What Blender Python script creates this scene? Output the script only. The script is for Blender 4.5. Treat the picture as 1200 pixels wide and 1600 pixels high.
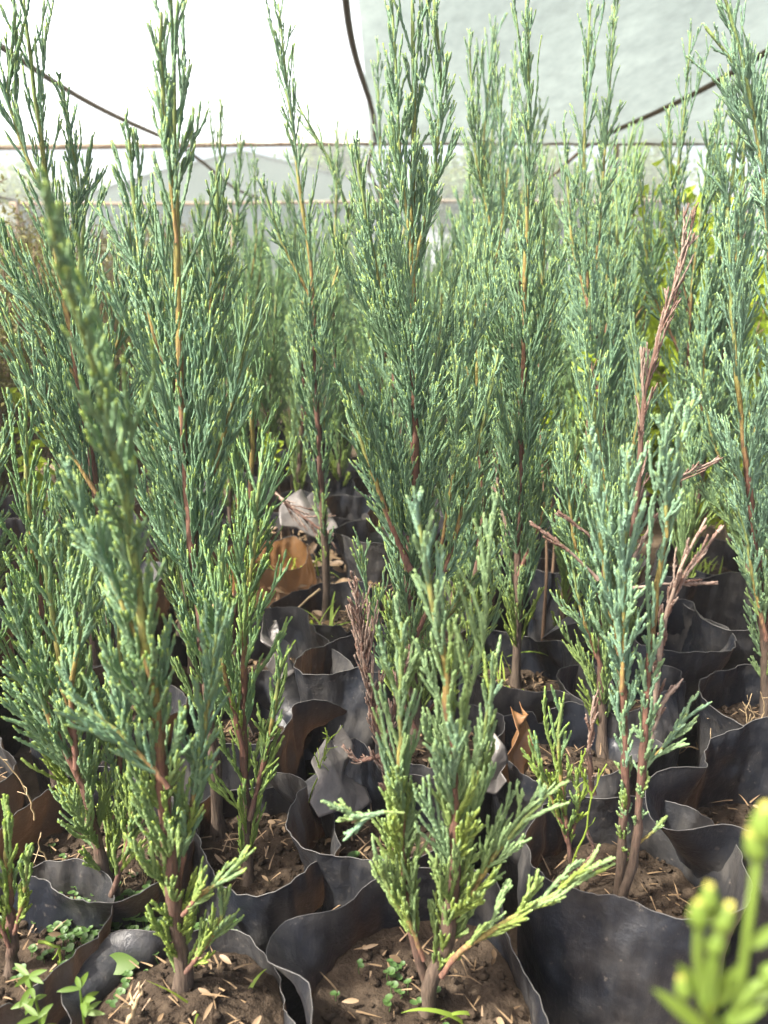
import bpy, bmesh, math, random
import numpy as np
from mathutils import Vector, noise as mnoise

R_ = math.radians
sc = bpy.context.scene
for o in list(bpy.data.objects):
    bpy.data.objects.remove(o)

# ------------------------------------------------------------------ camera, sky, sun, exposure
F = 1202.0                      # focal length in photo pixels (1200x1600)
PITCH = R_(17.1)
HC = 0.77                       # camera height above the ground
SOIL = 0.17                     # soil level inside the grow bags
cam_d = bpy.data.cameras.new('camera')
cam = bpy.data.objects.new('camera', cam_d)
sc.collection.objects.link(cam)
cam.location = (0, 0, HC)
cam.rotation_euler = (R_(90) - PITCH, 0, 0)
cam_d.sensor_fit = 'VERTICAL'
cam_d.sensor_height = 36
cam_d.lens = 36 * F / 1600
cam_d.clip_start = 0.02
cam_d.clip_end = 2000
cam_d.dof.use_dof = True
cam_d.dof.focus_distance = 0.84
cam_d.dof.aperture_fstop = 6.5
sc.camera = cam

SUN_EL, SUN_AZ = R_(54), R_(-116)     # azimuth from +Y, negative = to the left, over the camera's left shoulder
w = bpy.data.worlds.new('World')
sc.world = w
w.use_nodes = True
nt = w.node_tree
nt.nodes.clear()
wo = nt.nodes.new('ShaderNodeOutputWorld')
bg = nt.nodes.new('ShaderNodeBackground')
sky = nt.nodes.new('ShaderNodeTexSky')
sky.sky_type = 'NISHITA'
sky.sun_disc = False
sky.sun_elevation = SUN_EL
sky.sun_rotation = SUN_AZ
sky.dust_density = 8.0
sky.air_density = 0.7
bg.inputs['Strength'].default_value = 0.15
nt.links.new(sky.outputs[0], bg.inputs[0])
nt.links.new(bg.outputs[0], wo.inputs[0])
sl = bpy.data.lights.new('sun', 'SUN')
sl.energy = 4.2
sl.angle = R_(3.5)
sl.color = (1.0, 0.95, 0.85)
so = bpy.data.objects.new('sun', sl)
sc.collection.objects.link(so)
sd = Vector((math.sin(SUN_AZ) * math.cos(SUN_EL), math.cos(SUN_AZ) * math.cos(SUN_EL), math.sin(SUN_EL)))
so.rotation_euler = sd.to_track_quat('Z', 'Y').to_euler()
so.location = sd * 20

sc.view_settings.view_transform = 'Standard'
sc.view_settings.look = 'None'
sc.view_settings.gamma = 1
sc.view_settings.use_curve_mapping = False
sc.view_settings.exposure = 1.92
cy = sc.cycles
cy.use_denoising = True
cy.max_bounces = 7
cy.diffuse_bounces = 4
cy.glossy_bounces = 2
cy.transmission_bounces = 4
cy.transparent_max_bounces = 12
cy.sample_clamp_indirect = 6
cy.caustics_reflective = False
cy.caustics_refractive = False

# ------------------------------------------------------------------ helpers
COL = sc.collection
cp, sp = math.cos(PITCH), math.sin(PITCH)


def P(px, py, y=None, z=None):
    """photo pixel -> world point at forward distance y or at height z"""
    X, Y = (px - 600) / F, (800 - py) / F
    up, fw = Y * cp - sp, cp + Y * sp
    t = (y / fw) if y is not None else ((z - HC) / up)
    return np.array([X * t, fw * t, HC + up * t])


def tag(o, label=None, cat=None, group=None, kind=None):
    if label: o['label'] = label
    if cat: o['category'] = cat
    if group: o['group'] = group
    if kind: o['kind'] = kind
    return o


def thing(name, label, cat, loc=(0, 0, 0), group=None):
    o = bpy.data.objects.new(name, None)
    o.empty_display_size = 0.05
    COL.objects.link(o)
    o.location = [float(v) for v in loc]
    return tag(o, label, cat, group)


def link_mesh(name, me, parent=None, mat=None):
    o = bpy.data.objects.new(name, me)
    COL.objects.link(o)
    if parent is not None: o.parent = parent
    if mat is not None:
        me.materials.clear(); me.materials.append(mat)
    return o


def dup(root, loc, rotz=0.0, s=(1, 1, 1), label=None, group=None, tilt=(0, 0)):
    r = root.copy(); COL.objects.link(r)
    r.location = [float(v) for v in loc]; r.rotation_euler = (tilt[0], tilt[1], rotz); r.scale = s
    if label: r['label'] = label
    if group: r['group'] = group
    for ch in list(root.children):
        c = ch.copy(); COL.objects.link(c); c.parent = r
        for g in list(ch.children):
            d = g.copy(); COL.objects.link(d); d.parent = c
    return r


class Acc:
    """collects quads with a per-vertex colour attribute, makes ONE mesh"""
    def __init__(s):
        s.v, s.f, s.c, s.n = [], [], [], 0

    def add(s, v, f, c):
        v = np.asarray(v, float); f = np.asarray(f, int)
        c = np.asarray(c, float)
        if c.ndim == 1: c = np.tile(c, (len(v), 1))
        s.v.append(v); s.f.append(f + s.n); s.c.append(c); s.n += len(v)

    def mesh(s, name, origin=(0, 0, 0), smooth=True):
        v = np.concatenate(s.v) - np.asarray(origin, float)
        f = np.concatenate(s.f); c = np.concatenate(s.c)
        me = bpy.data.meshes.new(name)
        me.vertices.add(len(v)); me.vertices.foreach_set('co', v.astype(np.float32).ravel())
        k = f.shape[1]
        me.loops.add(f.size); me.loops.foreach_set('vertex_index', f.astype(np.int32).ravel())
        me.polygons.add(len(f))
        me.polygons.foreach_set('loop_start', np.arange(0, f.size, k, dtype=np.int32))
        me.polygons.foreach_set('use_smooth', np.full(len(f), smooth, dtype=bool))
        me.update(calc_edges=True)
        a = me.attributes.new('fc', 'FLOAT_COLOR', 'POINT')
        cc = np.ones((len(v), 4), np.float32); cc[:, :3] = c
        a.data.foreach_set('color', cc.ravel())
        me.validate()
        return me


def frames(p):
    """tangents and a parallel-ish frame of a polyline"""
    p = np.asarray(p, float)
    t = np.gradient(p, axis=0)
    t /= np.linalg.norm(t, axis=1)[:, None] + 1e-12
    ref = np.array([0.31, 0.95, 0.05]) if abs(t[0] @ np.array([0.31, 0.95, 0.05])) < 0.9 else np.array([1., 0, 0])
    n = np.zeros_like(t); cur = np.cross(t[0], ref); cur /= np.linalg.norm(cur)
    for i in range(len(t)):
        cur = cur - (cur @ t[i]) * t[i]; cur /= np.linalg.norm(cur) + 1e-12
        n[i] = cur
    return t, n, np.cross(t, n)


def tube(p, rad, S=6, nub=0.0, cap=True):
    """quads of a tube along p; the end closes to a point"""
    p = np.asarray(p, float); K = len(p)
    rad = np.broadcast_to(np.asarray(rad, float), (K,)).copy()
    t, n, b = frames(p)
    if cap:
        p = np.vstack([p, p[-1] + t[-1] * rad[-1] * 0.8]); rad = np.append(rad, rad[-1] * 0.12)
        n = np.vstack([n, n[-1]]); b = np.vstack([b, b[-1]]); K += 1
    a = np.arange(S) * 2 * math.pi / S
    i, j = np.meshgrid(np.arange(K), np.arange(S), indexing='ij')
    rr = rad[:, None] * (1 + nub * ((-1.0) ** (i + j)))
    v = p[:, None, :] + rr[..., None] * (np.cos(a)[None, :, None] * n[:, None, :] + np.sin(a)[None, :, None] * b[:, None, :])
    idx = i * S + j
    j2 = (np.arange(S) + 1) % S
    f = np.stack([idx[:-1], idx[:-1][:, j2], idx[1:][:, j2], idx[1:]], -1).reshape(-1, 4)
    return v.reshape(-1, 3), f


def resample(pts, n):
    pts = np.asarray(pts, float)
    d = np.r_[0, np.cumsum(np.linalg.norm(np.diff(pts, axis=0), axis=1))]
    # smooth (Catmull-Rom like) by interpolating with a cubic through dense linear + blur
    u = np.linspace(0, d[-1], max(n * 4, 40))
    q = np.stack([np.interp(u, d, pts[:, k]) for k in range(3)], -1)
    m = max(3, len(u) // (2 * len(pts)))
    ker = np.ones(m) / m
    pad = np.vstack([np.repeat(q[:1], m, 0) + (np.arange(-m, 0)[:, None]) * (q[1] - q[0]), q, np.repeat(q[-1:], m, 0) + (np.arange(1, m + 1)[:, None]) * (q[-1] - q[-2])])
    s = np.stack([np.convolve(pad[:, k], ker, 'same') for k in range(3)], -1)[m:-m]
    ii = np.linspace(0, len(s) - 1, n)
    return np.stack([np.interp(ii, np.arange(len(s)), s[:, k]) for k in range(3)], -1), d[-1]


# ------------------------------------------------------------------ materials
def new_mat(name):
    m = bpy.data.materials.new(name); m.use_nodes = True
    m.node_tree.nodes.clear()
    return m, m.node_tree.nodes, m.node_tree.links


class NB:
    def __init__(s, name):
        s.m, s.n, s.l = new_mat(name)
        s.out = s.n.new('ShaderNodeOutputMaterial')

    def add(s, typ, **kw):
        nd = s.n.new(typ)
        for k, v in kw.items():
            if k in nd.inputs.keys():
                s.put(nd.inputs[k], v)
            else:
                setattr(nd, k, v)
        return nd

    def put(s, sock, v):
        if isinstance(v, bpy.types.NodeSocket): s.l.new(v, sock)
        else: sock.default_value = v

    def noise(s, scale, detail=4, rough=0.55, vec=None):
        nd = s.n.new('ShaderNodeTexNoise')
        nd.inputs['Scale'].default_value = scale; nd.inputs['Detail'].default_value = detail
        nd.inputs['Roughness'].default_value = rough
        if vec is None:
            tc = s.n.new('ShaderNodeTexCoord'); vec = tc.outputs['Object']
        s.l.new(vec, nd.inputs['Vector'])
        return nd.outputs['Fac']

    def ramp(s, fac, stops):
        nd = s.n.new('ShaderNodeValToRGB')
        e = nd.color_ramp.elements
        while len(e) < len(stops): e.new(0.5)
        for k, (p, c) in enumerate(stops):
            e[k].position = p; e[k].color = (*c, 1) if len(c) == 3 else c
        s.put(nd.inputs[0], fac)
        return nd.outputs[0]

    def mix(s, fac, a, b, mode='MIX'):
        nd = s.n.new('ShaderNodeMix'); nd.data_type = 'RGBA'; nd.blend_type = mode
        s.put(nd.inputs[0], fac)
        s.put(nd.inputs[6], a if isinstance(a, bpy.types.NodeSocket) else (*a, 1))
        s.put(nd.inputs[7], b if isinstance(b, bpy.types.NodeSocket) else (*b, 1))
        return nd.outputs[2]

    def math(s, op, a, b=0.0):
        nd = s.n.new('ShaderNodeMath'); nd.operation = op
        s.put(nd.inputs[0], a); s.put(nd.inputs[1], b)
        return nd.outputs[0]

    def bsdf(s, col, rough=0.6, spec=0.3, normal=None):
        nd = s.n.new('ShaderNodeBsdfPrincipled')
        s.put(nd.inputs['Base Color'], col if isinstance(col, bpy.types.NodeSocket) else (*col, 1))
        s.put(nd.inputs['Roughness'], rough)
        nd.inputs['Specular IOR Level'].default_value = spec
        if normal is not None: s.l.new(normal, nd.inputs['Normal'])
        return nd.outputs[0]

    def translucent(s, col):
        nd = s.n.new('ShaderNodeBsdfTranslucent')
        s.put(nd.inputs['Color'], col if isinstance(col, bpy.types.NodeSocket) else (*col, 1))
        return nd.outputs[0]

    def mixsh(s, fac, a, b):
        nd = s.n.new('ShaderNodeMixShader')
        s.put(nd.inputs[0], fac); s.l.new(a, nd.inputs[1]); s.l.new(b, nd.inputs[2])
        return nd.outputs[0]

    def bump(s, h, strength=0.3, dist=0.002):
        nd = s.n.new('ShaderNodeBump')
        nd.inputs['Strength'].default_value = strength; nd.inputs['Distance'].default_value = dist
        s.l.new(h, nd.inputs['Height'])
        return nd.outputs[0]

    def attr(s):
        a = s.n.new('ShaderNodeAttribute'); a.attribute_name = 'fc'
        sep = s.n.new('ShaderNodeSeparateColor'); s.l.new(a.outputs['Color'], sep.inputs[0])
        return sep.outputs

    def done(s, sh):
        s.l.new(sh, s.out.inputs['Surface']); return s.m


def foliage_mat(name, teal, green, tipc, trans=0.36, teal_bias=0.0):
    b = NB(name)
    tip, rnd, ht = b.attr()
    info = b.n.new('ShaderNodeObjectInfo')
    n = b.noise(14, 2)
    f = b.math('ADD', b.math('MULTIPLY', rnd, 0.55), b.math('MULTIPLY', n, 0.6))
    f = b.math('ADD', f, b.math('MULTIPLY', info.outputs['Random'], 0.25))
    f = b.math('SUBTRACT', f, 0.25 + teal_bias)
    f.node.use_clamp = True
    c = b.mix(f, teal, green)
    v = b.noise(900, 1)
    c = b.mix(b.math('MULTIPLY', v, 0.5), c, (0.26, 0.38, 0.31))      # waxy bloom on the scales
    c = b.mix(b.math('MULTIPLY', ht, 0.80), c, (0.22, 0.275, 0.022))
    tp = b.math('POWER', tip, 2.6)
    c = b.mix(b.math('MULTIPLY', tp, 0.8), c, tipc)
    nb = b.bump(b.noise(650, 3), 0.8, 0.0016)
    pr = b.bsdf(c, 0.5, 0.35, nb)
    tr = b.translucent(b.mix(0.40, c, (0.28, 0.44, 0.08)))
    return b.done(b.mixsh(trans, pr, tr))


TEAL, GREEN, TIP = (0.146, 0.285, 0.195), (0.16, 0.265, 0.070), (0.36, 0.46, 0.09)
M_FOL = foliage_mat('juniper_scales_blue', TEAL, GREEN, TIP)
M_FOL_G = foliage_mat('juniper_scales_green', (0.115, 0.245, 0.115), (0.15, 0.26, 0.045), (0.27, 0.38, 0.06), 0.36, -0.05)
M_FOL_B = foliage_mat('juniper_scales_pale', (0.172, 0.315, 0.225), (0.165, 0.28, 0.11), (0.28, 0.40, 0.16), 0.34, 0.12)


def bark_mat():
    b = NB('juniper_bark')
    hh, rnd, _ = b.attr()      # r = height fraction
    n = b.noise(160, 4)
    hh2 = b.math('ADD', hh, b.math('MULTIPLY', b.math('SUBTRACT', n, 0.5), 0.25))
    c = b.ramp(hh2, [(0.0, (0.085, 0.066, 0.050)), (0.16, (0.10, 0.072, 0.053)), (0.32, (0.12, 0.066, 0.050)), (0.54, (0.17, 0.085, 0.058)),
                     (0.68, (0.26, 0.20, 0.06)), (0.9, (0.18, 0.25, 0.08))])
    tc = b.n.new('ShaderNodeTexCoord'); mp = b.n.new('ShaderNodeMapping')
    mp.inputs['Scale'].default_value = (1, 1, 0.15); b.l.new(tc.outputs['Object'], mp.inputs['Vector'])
    st = b.noise(420, 4, 0.6, mp.outputs[0])
    c = b.mix(b.ramp(st, [(0.42, (0, 0, 0)), (0.62, (1, 1, 1))]), c, b.mix(0.55, c, (0.03, 0.022, 0.018)))
    return b.done(b.bsdf(c, 0.75, 0.2, b.bump(st, 0.9, 0.002)))


M_BARK = bark_mat()


def dead_mat():
    b = NB('dead_scales')
    tip, rnd, _ = b.attr()
    c = b.ramp(b.math('ADD', b.math('MULTIPLY', rnd, 0.6), b.math('MULTIPLY', b.noise(60, 3), 0.5)),
               [(0.15, (0.075, 0.045, 0.034)), (0.45, (0.15, 0.092, 0.070)), (0.7, (0.21, 0.165, 0.135)), (0.95, (0.34, 0.25, 0.19))])
    return b.done(b.mixsh(0.12, b.bsdf(c, 0.8, 0.15, b.bump(b.noise(600, 2), 0.5, 0.0012)), b.translucent((0.3, 0.15, 0.08))))


M_DEAD = dead_mat()


def bag_mat(base=(0.0095, 0.0115, 0.016), dustc=(0.13, 0.12, 0.105), tr_f=.035):
    b = NB('black_poly_film')
    info = b.n.new('ShaderNodeObjectInfo')
    tc = b.n.new('ShaderNodeTexCoord')
    add = b.n.new('ShaderNodeVectorMath'); add.operation = 'ADD'
    b.l.new(tc.outputs['Object'], add.inputs[0])
    sc3 = b.n.new('ShaderNodeVectorMath'); sc3.operation = 'SCALE'
    b.put(sc3.inputs[0], (7.0, 3.0, 5.0)); b.l.new(info.outputs['Random'], sc3.inputs['Scale'])
    b.l.new(sc3.outputs[0], add.inputs[1])
    vec = add.outputs[0]
    big = b.noise(9, 5, 0.6, vec)
    mp = b.n.new('ShaderNodeMapping'); mp.inputs['Scale'].default_value = (1, 1, 0.18); b.l.new(vec, mp.inputs['Vector'])
    streak = b.noise(70, 5, 0.65, mp.outputs[0])
    dust = b.math('MULTIPLY', b.ramp(big, [(0.42, (0, 0, 0)), (0.70, (1, 1, 1))]), b.ramp(streak, [(0.30, (.15, .15, .15)), (0.68, (1, 1, 1))]))
    spots = b.ramp(b.noise(130, 4, 0.7, vec), [(0.62, (0, 0, 0)), (0.74, (1, 1, 1))])
    c = b.mix(b.math('MULTIPLY', dust, 0.6), base, dustc)
    c = b.mix(b.math('MULTIPLY', spots, 0.4), c, (0.20, 0.17, 0.14))
    _, _, edge = b.attr()
    c = b.mix(edge, c, (0.07, 0.068, 0.065))  # paler rim: the edge highlight is painted into the colour
    rough = b.math('ADD', b.math('MULTIPLY', dust, 0.35), 0.36)
    wr = b.noise(45, 5, 0.6, vec)
    pr = b.bsdf(c, rough, 0.30, b.bump(b.math('ADD', wr, b.math('MULTIPLY', streak, 0.5)), 0.45, 0.006))
    tr = b.translucent(b.mix(big, (0.30, 0.15, 0.07), (0.40, 0.22, 0.11)))
    return b.done(b.mixsh(tr_f, pr, tr))


M_BAG = bag_mat()
M_BAG_GLOW = bag_mat((0.16, 0.075, 0.025), (0.22, 0.17, 0.12), .15)  # orange-brown of sun shining through black film, painted as base colour
M_FLAP = bag_mat((0.075, 0.07, 0.066), (0.27, 0.24, 0.205), .10)  # black film made paler: dust plus sunlit sheen put into the colour


def soil_mat(name, a, c2, c3, sc_=60):
    b = NB(name)
    n1 = b.noise(sc_, 6, 0.65); n2 = b.noise(sc_ * 0.12, 4)
    c = b.ramp(b.math('ADD', b.math('MULTIPLY', n1, 0.6), b.math('MULTIPLY', n2, 0.4)), [(0.32, a), (0.52, c2), (0.75, c3)])
    return b.done(b.bsdf(c, 0.95, 0.1, b.bump(n1, 1.0, 0.01)))


M_SOIL = soil_mat('potting_soil', (0.02, 0.0145, 0.0105), (0.045, 0.033, 0.023), (0.11, 0.083, 0.058))
M_GROUND = soil_mat('bare_ground', (0.05, 0.037, 0.026), (0.10, 0.074, 0.05), (0.18, 0.14, 0.10), 30)


def leaf_mat(name, col, col2, trans=0.45, scale=25, tcol=None):
    b = NB(name)
    _, rnd, _ = b.attr()
    c = b.mix(b.math('MULTIPLY', b.math('ADD', rnd, b.noise(scale, 3)), 0.5), col, col2)
    return b.done(b.mixsh(trans, b.bsdf(c, 0.5, 0.3), b.translucent(b.mix(0.6, c, tcol or (0.5, 0.6, 0.05)))))


M_WEED = leaf_mat('weed_leaf', (0.045, 0.09, 0.012), (0.085, 0.14, 0.022), 0.3)
M_WEEDF = leaf_mat('flowering_weed_leaf', (0.10, 0.16, 0.025), (0.16, 0.23, 0.045), 0.35)
M_CLOVER = leaf_mat('clover_leaf', (0.03, 0.065, 0.018), (0.06, 0.11, 0.03), 0.15)
M_GRASS = leaf_mat('grass_blade', (0.14, 0.23, 0.03), (0.26, 0.33, 0.06), 0.4)
M_LITTER = leaf_mat('dry_litter', (0.10, 0.065, 0.035), (0.24, 0.17, 0.10), 0.1, 60, (0.3, 0.2, 0.1))
M_STRAW = leaf_mat('dry_stalk', (0.24, 0.175, 0.095), (0.36, 0.28, 0.17), 0.15, 40, (0.4, 0.25, 0.1))
M_YEL = leaf_mat('sunlit_shrub_leaf', (0.16, 0.26, 0.02), (0.30, 0.36, 0.03), 0.5)
M_OLIVE = leaf_mat('olive_shrub_leaf', (0.085, 0.095, 0.025), (0.15, 0.135, 0.042), 0.2, 12, (0.25, 0.22, 0.05))
M_TREE = leaf_mat('far_tree_leaf', (0.045, 0.085, 0.03), (0.08, 0.12, 0.045), 0.25, 2)
M_TWIG = NB('twig_bark'); M_TWIG = M_TWIG.done(M_TWIG.bsdf((0.13, 0.085, 0.055), 0.8, 0.2))
M_FLOWER = NB('flower_bud'); M_FLOWER = M_FLOWER.done(M_FLOWER.bsdf((0.45, 0.42, 0.10), 0.7, 0.2))


def film_mat(name, transp, col, dirt=0.25):
    b = NB(name)
    tc = b.n.new('ShaderNodeTexCoord')
    mp = b.n.new('ShaderNodeMapping'); mp.inputs['Scale'].default_value = (1, 0.35, 1); b.l.new(tc.outputs['Object'], mp.inputs['Vector'])
    n = b.noise(1.3, 6, 0.6, mp.outputs[0]); n2 = b.noise(14, 5, 0.65, mp.outputs[0])
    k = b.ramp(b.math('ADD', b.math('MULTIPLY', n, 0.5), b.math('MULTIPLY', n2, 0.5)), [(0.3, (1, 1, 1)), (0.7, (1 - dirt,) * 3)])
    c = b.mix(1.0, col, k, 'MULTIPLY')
    tr = b.translucent(c)
    df = b.bsdf(c, 0.6, 0.2, b.bump(n2, 0.3, 0.02))
    sh = b.mixsh(0.30, tr, df)
    t = b.n.new('ShaderNodeBsdfTransparent'); t.inputs[0].default_value = (0.97, 1.0, 0.985, 1)
    return b.done(b.mixsh(transp, sh, t.outputs[0]))


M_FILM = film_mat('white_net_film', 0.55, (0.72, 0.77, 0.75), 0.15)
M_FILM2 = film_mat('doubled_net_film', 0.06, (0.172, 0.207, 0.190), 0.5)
M_FILM3 = film_mat('far_net_film', 0.85, (0.40, 0.44, 0.42), 0.3)
M_CURT = film_mat('end_curtain_film', 0.55, (0.45, 0.50, 0.49), 0.3)
M_PIPE = NB('weathered_pipe')
_c = M_PIPE.ramp(M_PIPE.noise(30, 5), [(0.35, (0.16, 0.10, 0.06)), (0.7, (0.34, 0.28, 0.20))])
M_PIPE = M_PIPE.done(M_PIPE.bsdf(_c, 0.7, 0.3))
M_ROPE = NB('brown_rope'); M_ROPE = M_ROPE.done(M_ROPE.bsdf(M_ROPE.ramp(M_ROPE.noise(80, 3), [(0.3, (0.05, 0.035, 0.018)), (0.7, (0.11, 0.08, 0.04))]), 0.9, 0.1))
M_WALLG = NB('tunnel_sheet'); M_WALLG = M_WALLG.done(M_WALLG.bsdf(M_WALLG.ramp(M_WALLG.noise(0.8, 4), [(0.3, (0.055, 0.08, 0.072)), (0.7, (0.085, 0.115, 0.105))]), 0.7, 0.2))
M_BRICK = NB('old_block'); M_BRICK = M_BRICK.done(M_BRICK.bsdf(M_BRICK.ramp(M_BRICK.noise(40, 5), [(0.3, (0.20, 0.14, 0.09)), (0.7, (0.42, 0.34, 0.25))]), 0.9, 0.1))

# ------------------------------------------------------------------ the setting: ground and the shade house
rng = np.random.default_rng(7)
random.seed(7)


def grid_mesh(name, fn, nu, nv, smooth=True):
    u, v = np.meshgrid(np.linspace(0, 1, nu), np.linspace(0, 1, nv), indexing='ij')
    p = fn(u, v).reshape(-1, 3)
    i, j = np.meshgrid(np.arange(nu - 1), np.arange(nv - 1), indexing='ij')
    a = (i * nv + j).ravel()
    A = Acc(); A.add(p, np.stack([a, a + nv, a + nv + 1, a + 1], -1), (0, 0, 0))
    return A.mesh(name, smooth=smooth)


def ground_fn(u, v):
    s = lambda q: np.sign(q - .5) * np.abs((q - .5) * 2) ** 3.0
    x, y = s(u) * 300, s(v) * 300 + 2
    z = 0.012 * np.sin(x * 9 + np.sin(y * 7) * 2) * np.sin(y * 8 + 1) + 0.006 * np.sin(x * 31) * np.sin(y * 27 + x * 5)
    return np.stack([x, y, z], -1)


g = link_mesh('ground', grid_mesh('ground', ground_fn, 240, 240), None, M_GROUND)
tag(g, 'bare brown soil ground of the nursery', 'ground', kind='structure')

ZR = HC + 1.20
house = thing('shade_house', 'low white net-film shade house with pipe purlins over the saplings', 'shade house', (0, 4, 0))
HO = np.array([0, 4, 0])
PUR = [2.0, 7.9, 13.9]
LON = [-6.2, -2.03, -0.13, 2.03, 6.2]


def roof_z(x, y):
    # film hangs a little between the purlins and puffs between the ropes
    ph = ((y - 2.0) / 5.95) % 1.0
    sag = 0.10 * np.sin(np.pi * ph) ** 2
    fold = 0.012 * np.sin(x * 5.0 + 1.5 * np.sin(y * 1.7)) * np.sin(np.pi * ph) + 0.006 * np.sin(x * 17 + y * 3)
    edge = -0.05 * np.exp(-((1 - ph) / 0.08) ** 2)
    return ZR + 0.03 + sag * 0.8 + fold + edge


def roof_part(x0, x1, y0, y1, mat, nu, nv, dz=0.0):
    def fn(u, v):
        x = x0 + (x1 - x0) * u; y = y0 + (y1 - y0) * v
        return np.stack([x, y - HO[1], roof_z(x, y) + dz], -1)
    return link_mesh('roof_film', grid_mesh('roof_film', fn, nu, nv), house, mat)


roof_part(-6.2, -0.13, 2.0, 7.9, M_FILM, 60, 120)['label'] = 'thin bright white roof film'  # film starts beyond the near rows, left open out of view for sun
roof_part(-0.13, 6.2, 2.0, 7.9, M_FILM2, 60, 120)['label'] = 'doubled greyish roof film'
roof_part(-6.2, 6.2, 7.93, 13.9, M_FILM3, 120, 60)

for yp in PUR:
    A = Acc()
    xs = np.linspace(-6.3, 6.3, 30)
    p = np.stack([xs, np.full_like(xs, yp - HO[1]), ZR - 0.02 + 0.010 * np.sin(xs * .9 + yp) + 0.006 * xs], -1)
    A.add(*tube(p, 0.027, 8), (0.5, 0.5, 0))
    link_mesh('cross_pipe', A.mesh('cross_pipe'), house, M_PIPE)
for xl in LON:
    A = Acc()
    ys = np.linspace(2.0, 13.9, 60)
    ph = ((ys - 2.0) / 5.95) % 1.0
    p = np.stack([xl + 0.05 * np.sin(ys * 1.1 + xl), ys - HO[1], ZR + 0.015 - 0.06 * np.sin(np.pi * ph) + 0.07 * np.sin(np.pi * ph) * (abs(xl) < 1)], -1)
    A.add(*tube(p, 0.020, 6), (0.5, 0.5, 0))
    link_mesh('roof_rope', A.mesh('roof_rope'), house, M_ROPE)
for xp, yp in [(2.15, 7.9), (-2.6, 13.86), (2.9, 13.86), (-6.2, 7.9), (6.2, 7.9), (-6.2, 2), (6.2, 2), (-6.2, 13.86), (6.2, 13.86)]:
    A = Acc()
    p = np.stack([np.linspace(xp, xp + .03, 6), np.full(6, yp - HO[1]), np.linspace(0, ZR, 6)], -1)
    A.add(*tube(p, 0.03, 8), (0.5, 0.5, 0))
    link_mesh('post', A.mesh('post'), house, M_PIPE)


def curtain(x0, y0, x1, y1, zt, nm='end_curtain'):
    def fn(u, v):
        x = x0 + (x1 - x0) * u; y = y0 + (y1 - y0) * u
        wv = 0.05 * np.sin(u * 60 + 2 * np.sin(v * 5)) * (0.3 + 0.7 * (1 - v))
        nx, ny = -(y1 - y0), (x1 - x0); L = math.hypot(nx, ny)
        return np.stack([x + nx / L * wv, y + ny / L * wv - HO[1], 0.02 + zt * v], -1)
    link_mesh(nm, grid_mesh(nm, fn, 160, 14), house, M_CURT)


curtain(-6.2, 13.95, 6.2, 13.95, ZR - 0.02)
curtain(6.22, 2, 6.22, 13.9, ZR - 0.1, 'side_curtain')
curtain(-6.22, 13.9, -6.22, 2, ZR - 0.1, 'side_curtain')

# neighbouring net tunnel beyond the end curtain
tun = thing('net_tunnel', 'grey gabled net tunnel standing beyond the end curtain', 'greenhouse', (-3.7, 23, 0))
prof = np.array([(-4.6, 0), (-4.6, 2.95), (-2.4, 3.55), (-0.2, 4.05), (2.2, 3.5), (4.6, 2.9), (4.6, 0)])


def sweep(name, pr, y0, y1, parent, mat, bump=0.0):
    v = []
    ys = np.linspace(y0, y1, 12)
    for k, y in enumerate(ys):
        for x, z in pr: v.append((x, y, z - (bump * math.sin(k * 2.1) ** 2 if z > 2.8 else 0)))
    m = len(pr); f = [(k * m + i, k * m + i + 1, (k + 1) * m + i + 1, (k + 1) * m + i) for k in range(11) for i in range(m - 1)]
    A = Acc(); A.add(v, f, (0, .5, 0)); o = link_mesh(name, A.mesh(name, smooth=False), parent, mat)
    md = o.modifiers.new('thickness', 'SOLIDIFY'); md.thickness = 0.02
    return o


sweep('roof', prof[1:6], 0, 14, tun, M_WALLG, 0.12)
sweep('side_wall', prof[0:2], 0.02, 13.98, tun, M_WALLG)
sweep('side_wall', prof[5:7], 0.02, 13.98, tun, M_WALLG)
A = Acc()
for i in range(1, 5):
    a, b_ = prof[i], prof[i + 1]
    A.add([(a[0], 0.03, 0), (b_[0], 0.03, 0), (b_[0], 0.03, b_[1] - .03), (a[0], 0.03, a[1] - .03)], [(0, 1, 2, 3)], (0, .5, 0))
o = link_mesh('end_wall', A.mesh('end_wall', smooth=False), tun, M_WALLG)
o.modifiers.new('thickness', 'SOLIDIFY').thickness = 0.02


# ------------------------------------------------------------------ leaves, trees, shrubs
def leaf_quads(cen, dirs, nor, L, W, A, rnds, fold=0.25):
    """pointed leaves: two quads each, folded at the midrib"""
    n = len(cen)
    d = dirs / (np.linalg.norm(dirs, axis=1)[:, None] + 1e-9)
    s = np.cross(d, nor); s /= np.linalg.norm(s, axis=1)[:, None] + 1e-9
    u = np.cross(s, d)
    L = np.broadcast_to(L, (n,))[:, None]; W = np.broadcast_to(W, (n,))[:, None]
    b0 = cen; m = cen + d * L * 0.45; t = cen + d * L - u * L * 0.12
    l = cen + d * L * 0.42 + s * W * 0.5 + u * W * fold
    r = cen + d * L * 0.42 - s * W * 0.5 + u * W * fold
    l2 = cen + d * L * 0.75 + s * W * 0.36 + u * W * fold * .6 - u * L * .05
    r2 = cen + d * L * 0.75 - s * W * 0.36 + u * W * fold * .6 - u * L * .05
    v = np.stack([b0, m, l, r, l2, r2, t], 1).reshape(-1, 3)
    k = np.arange(n)[:, None] * 7
    f = np.concatenate([k + np.array([[0, 1, 4, 2]]), k + np.array([[0, 3, 5, 1]]), k + np.array([[1, 5, 6, 4]])])
    c = np.zeros((n, 7, 3)); c[..., 1] = np.asarray(rnds)[:, None]
    A.add(v, f, c.reshape(-1, 3))


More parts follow.
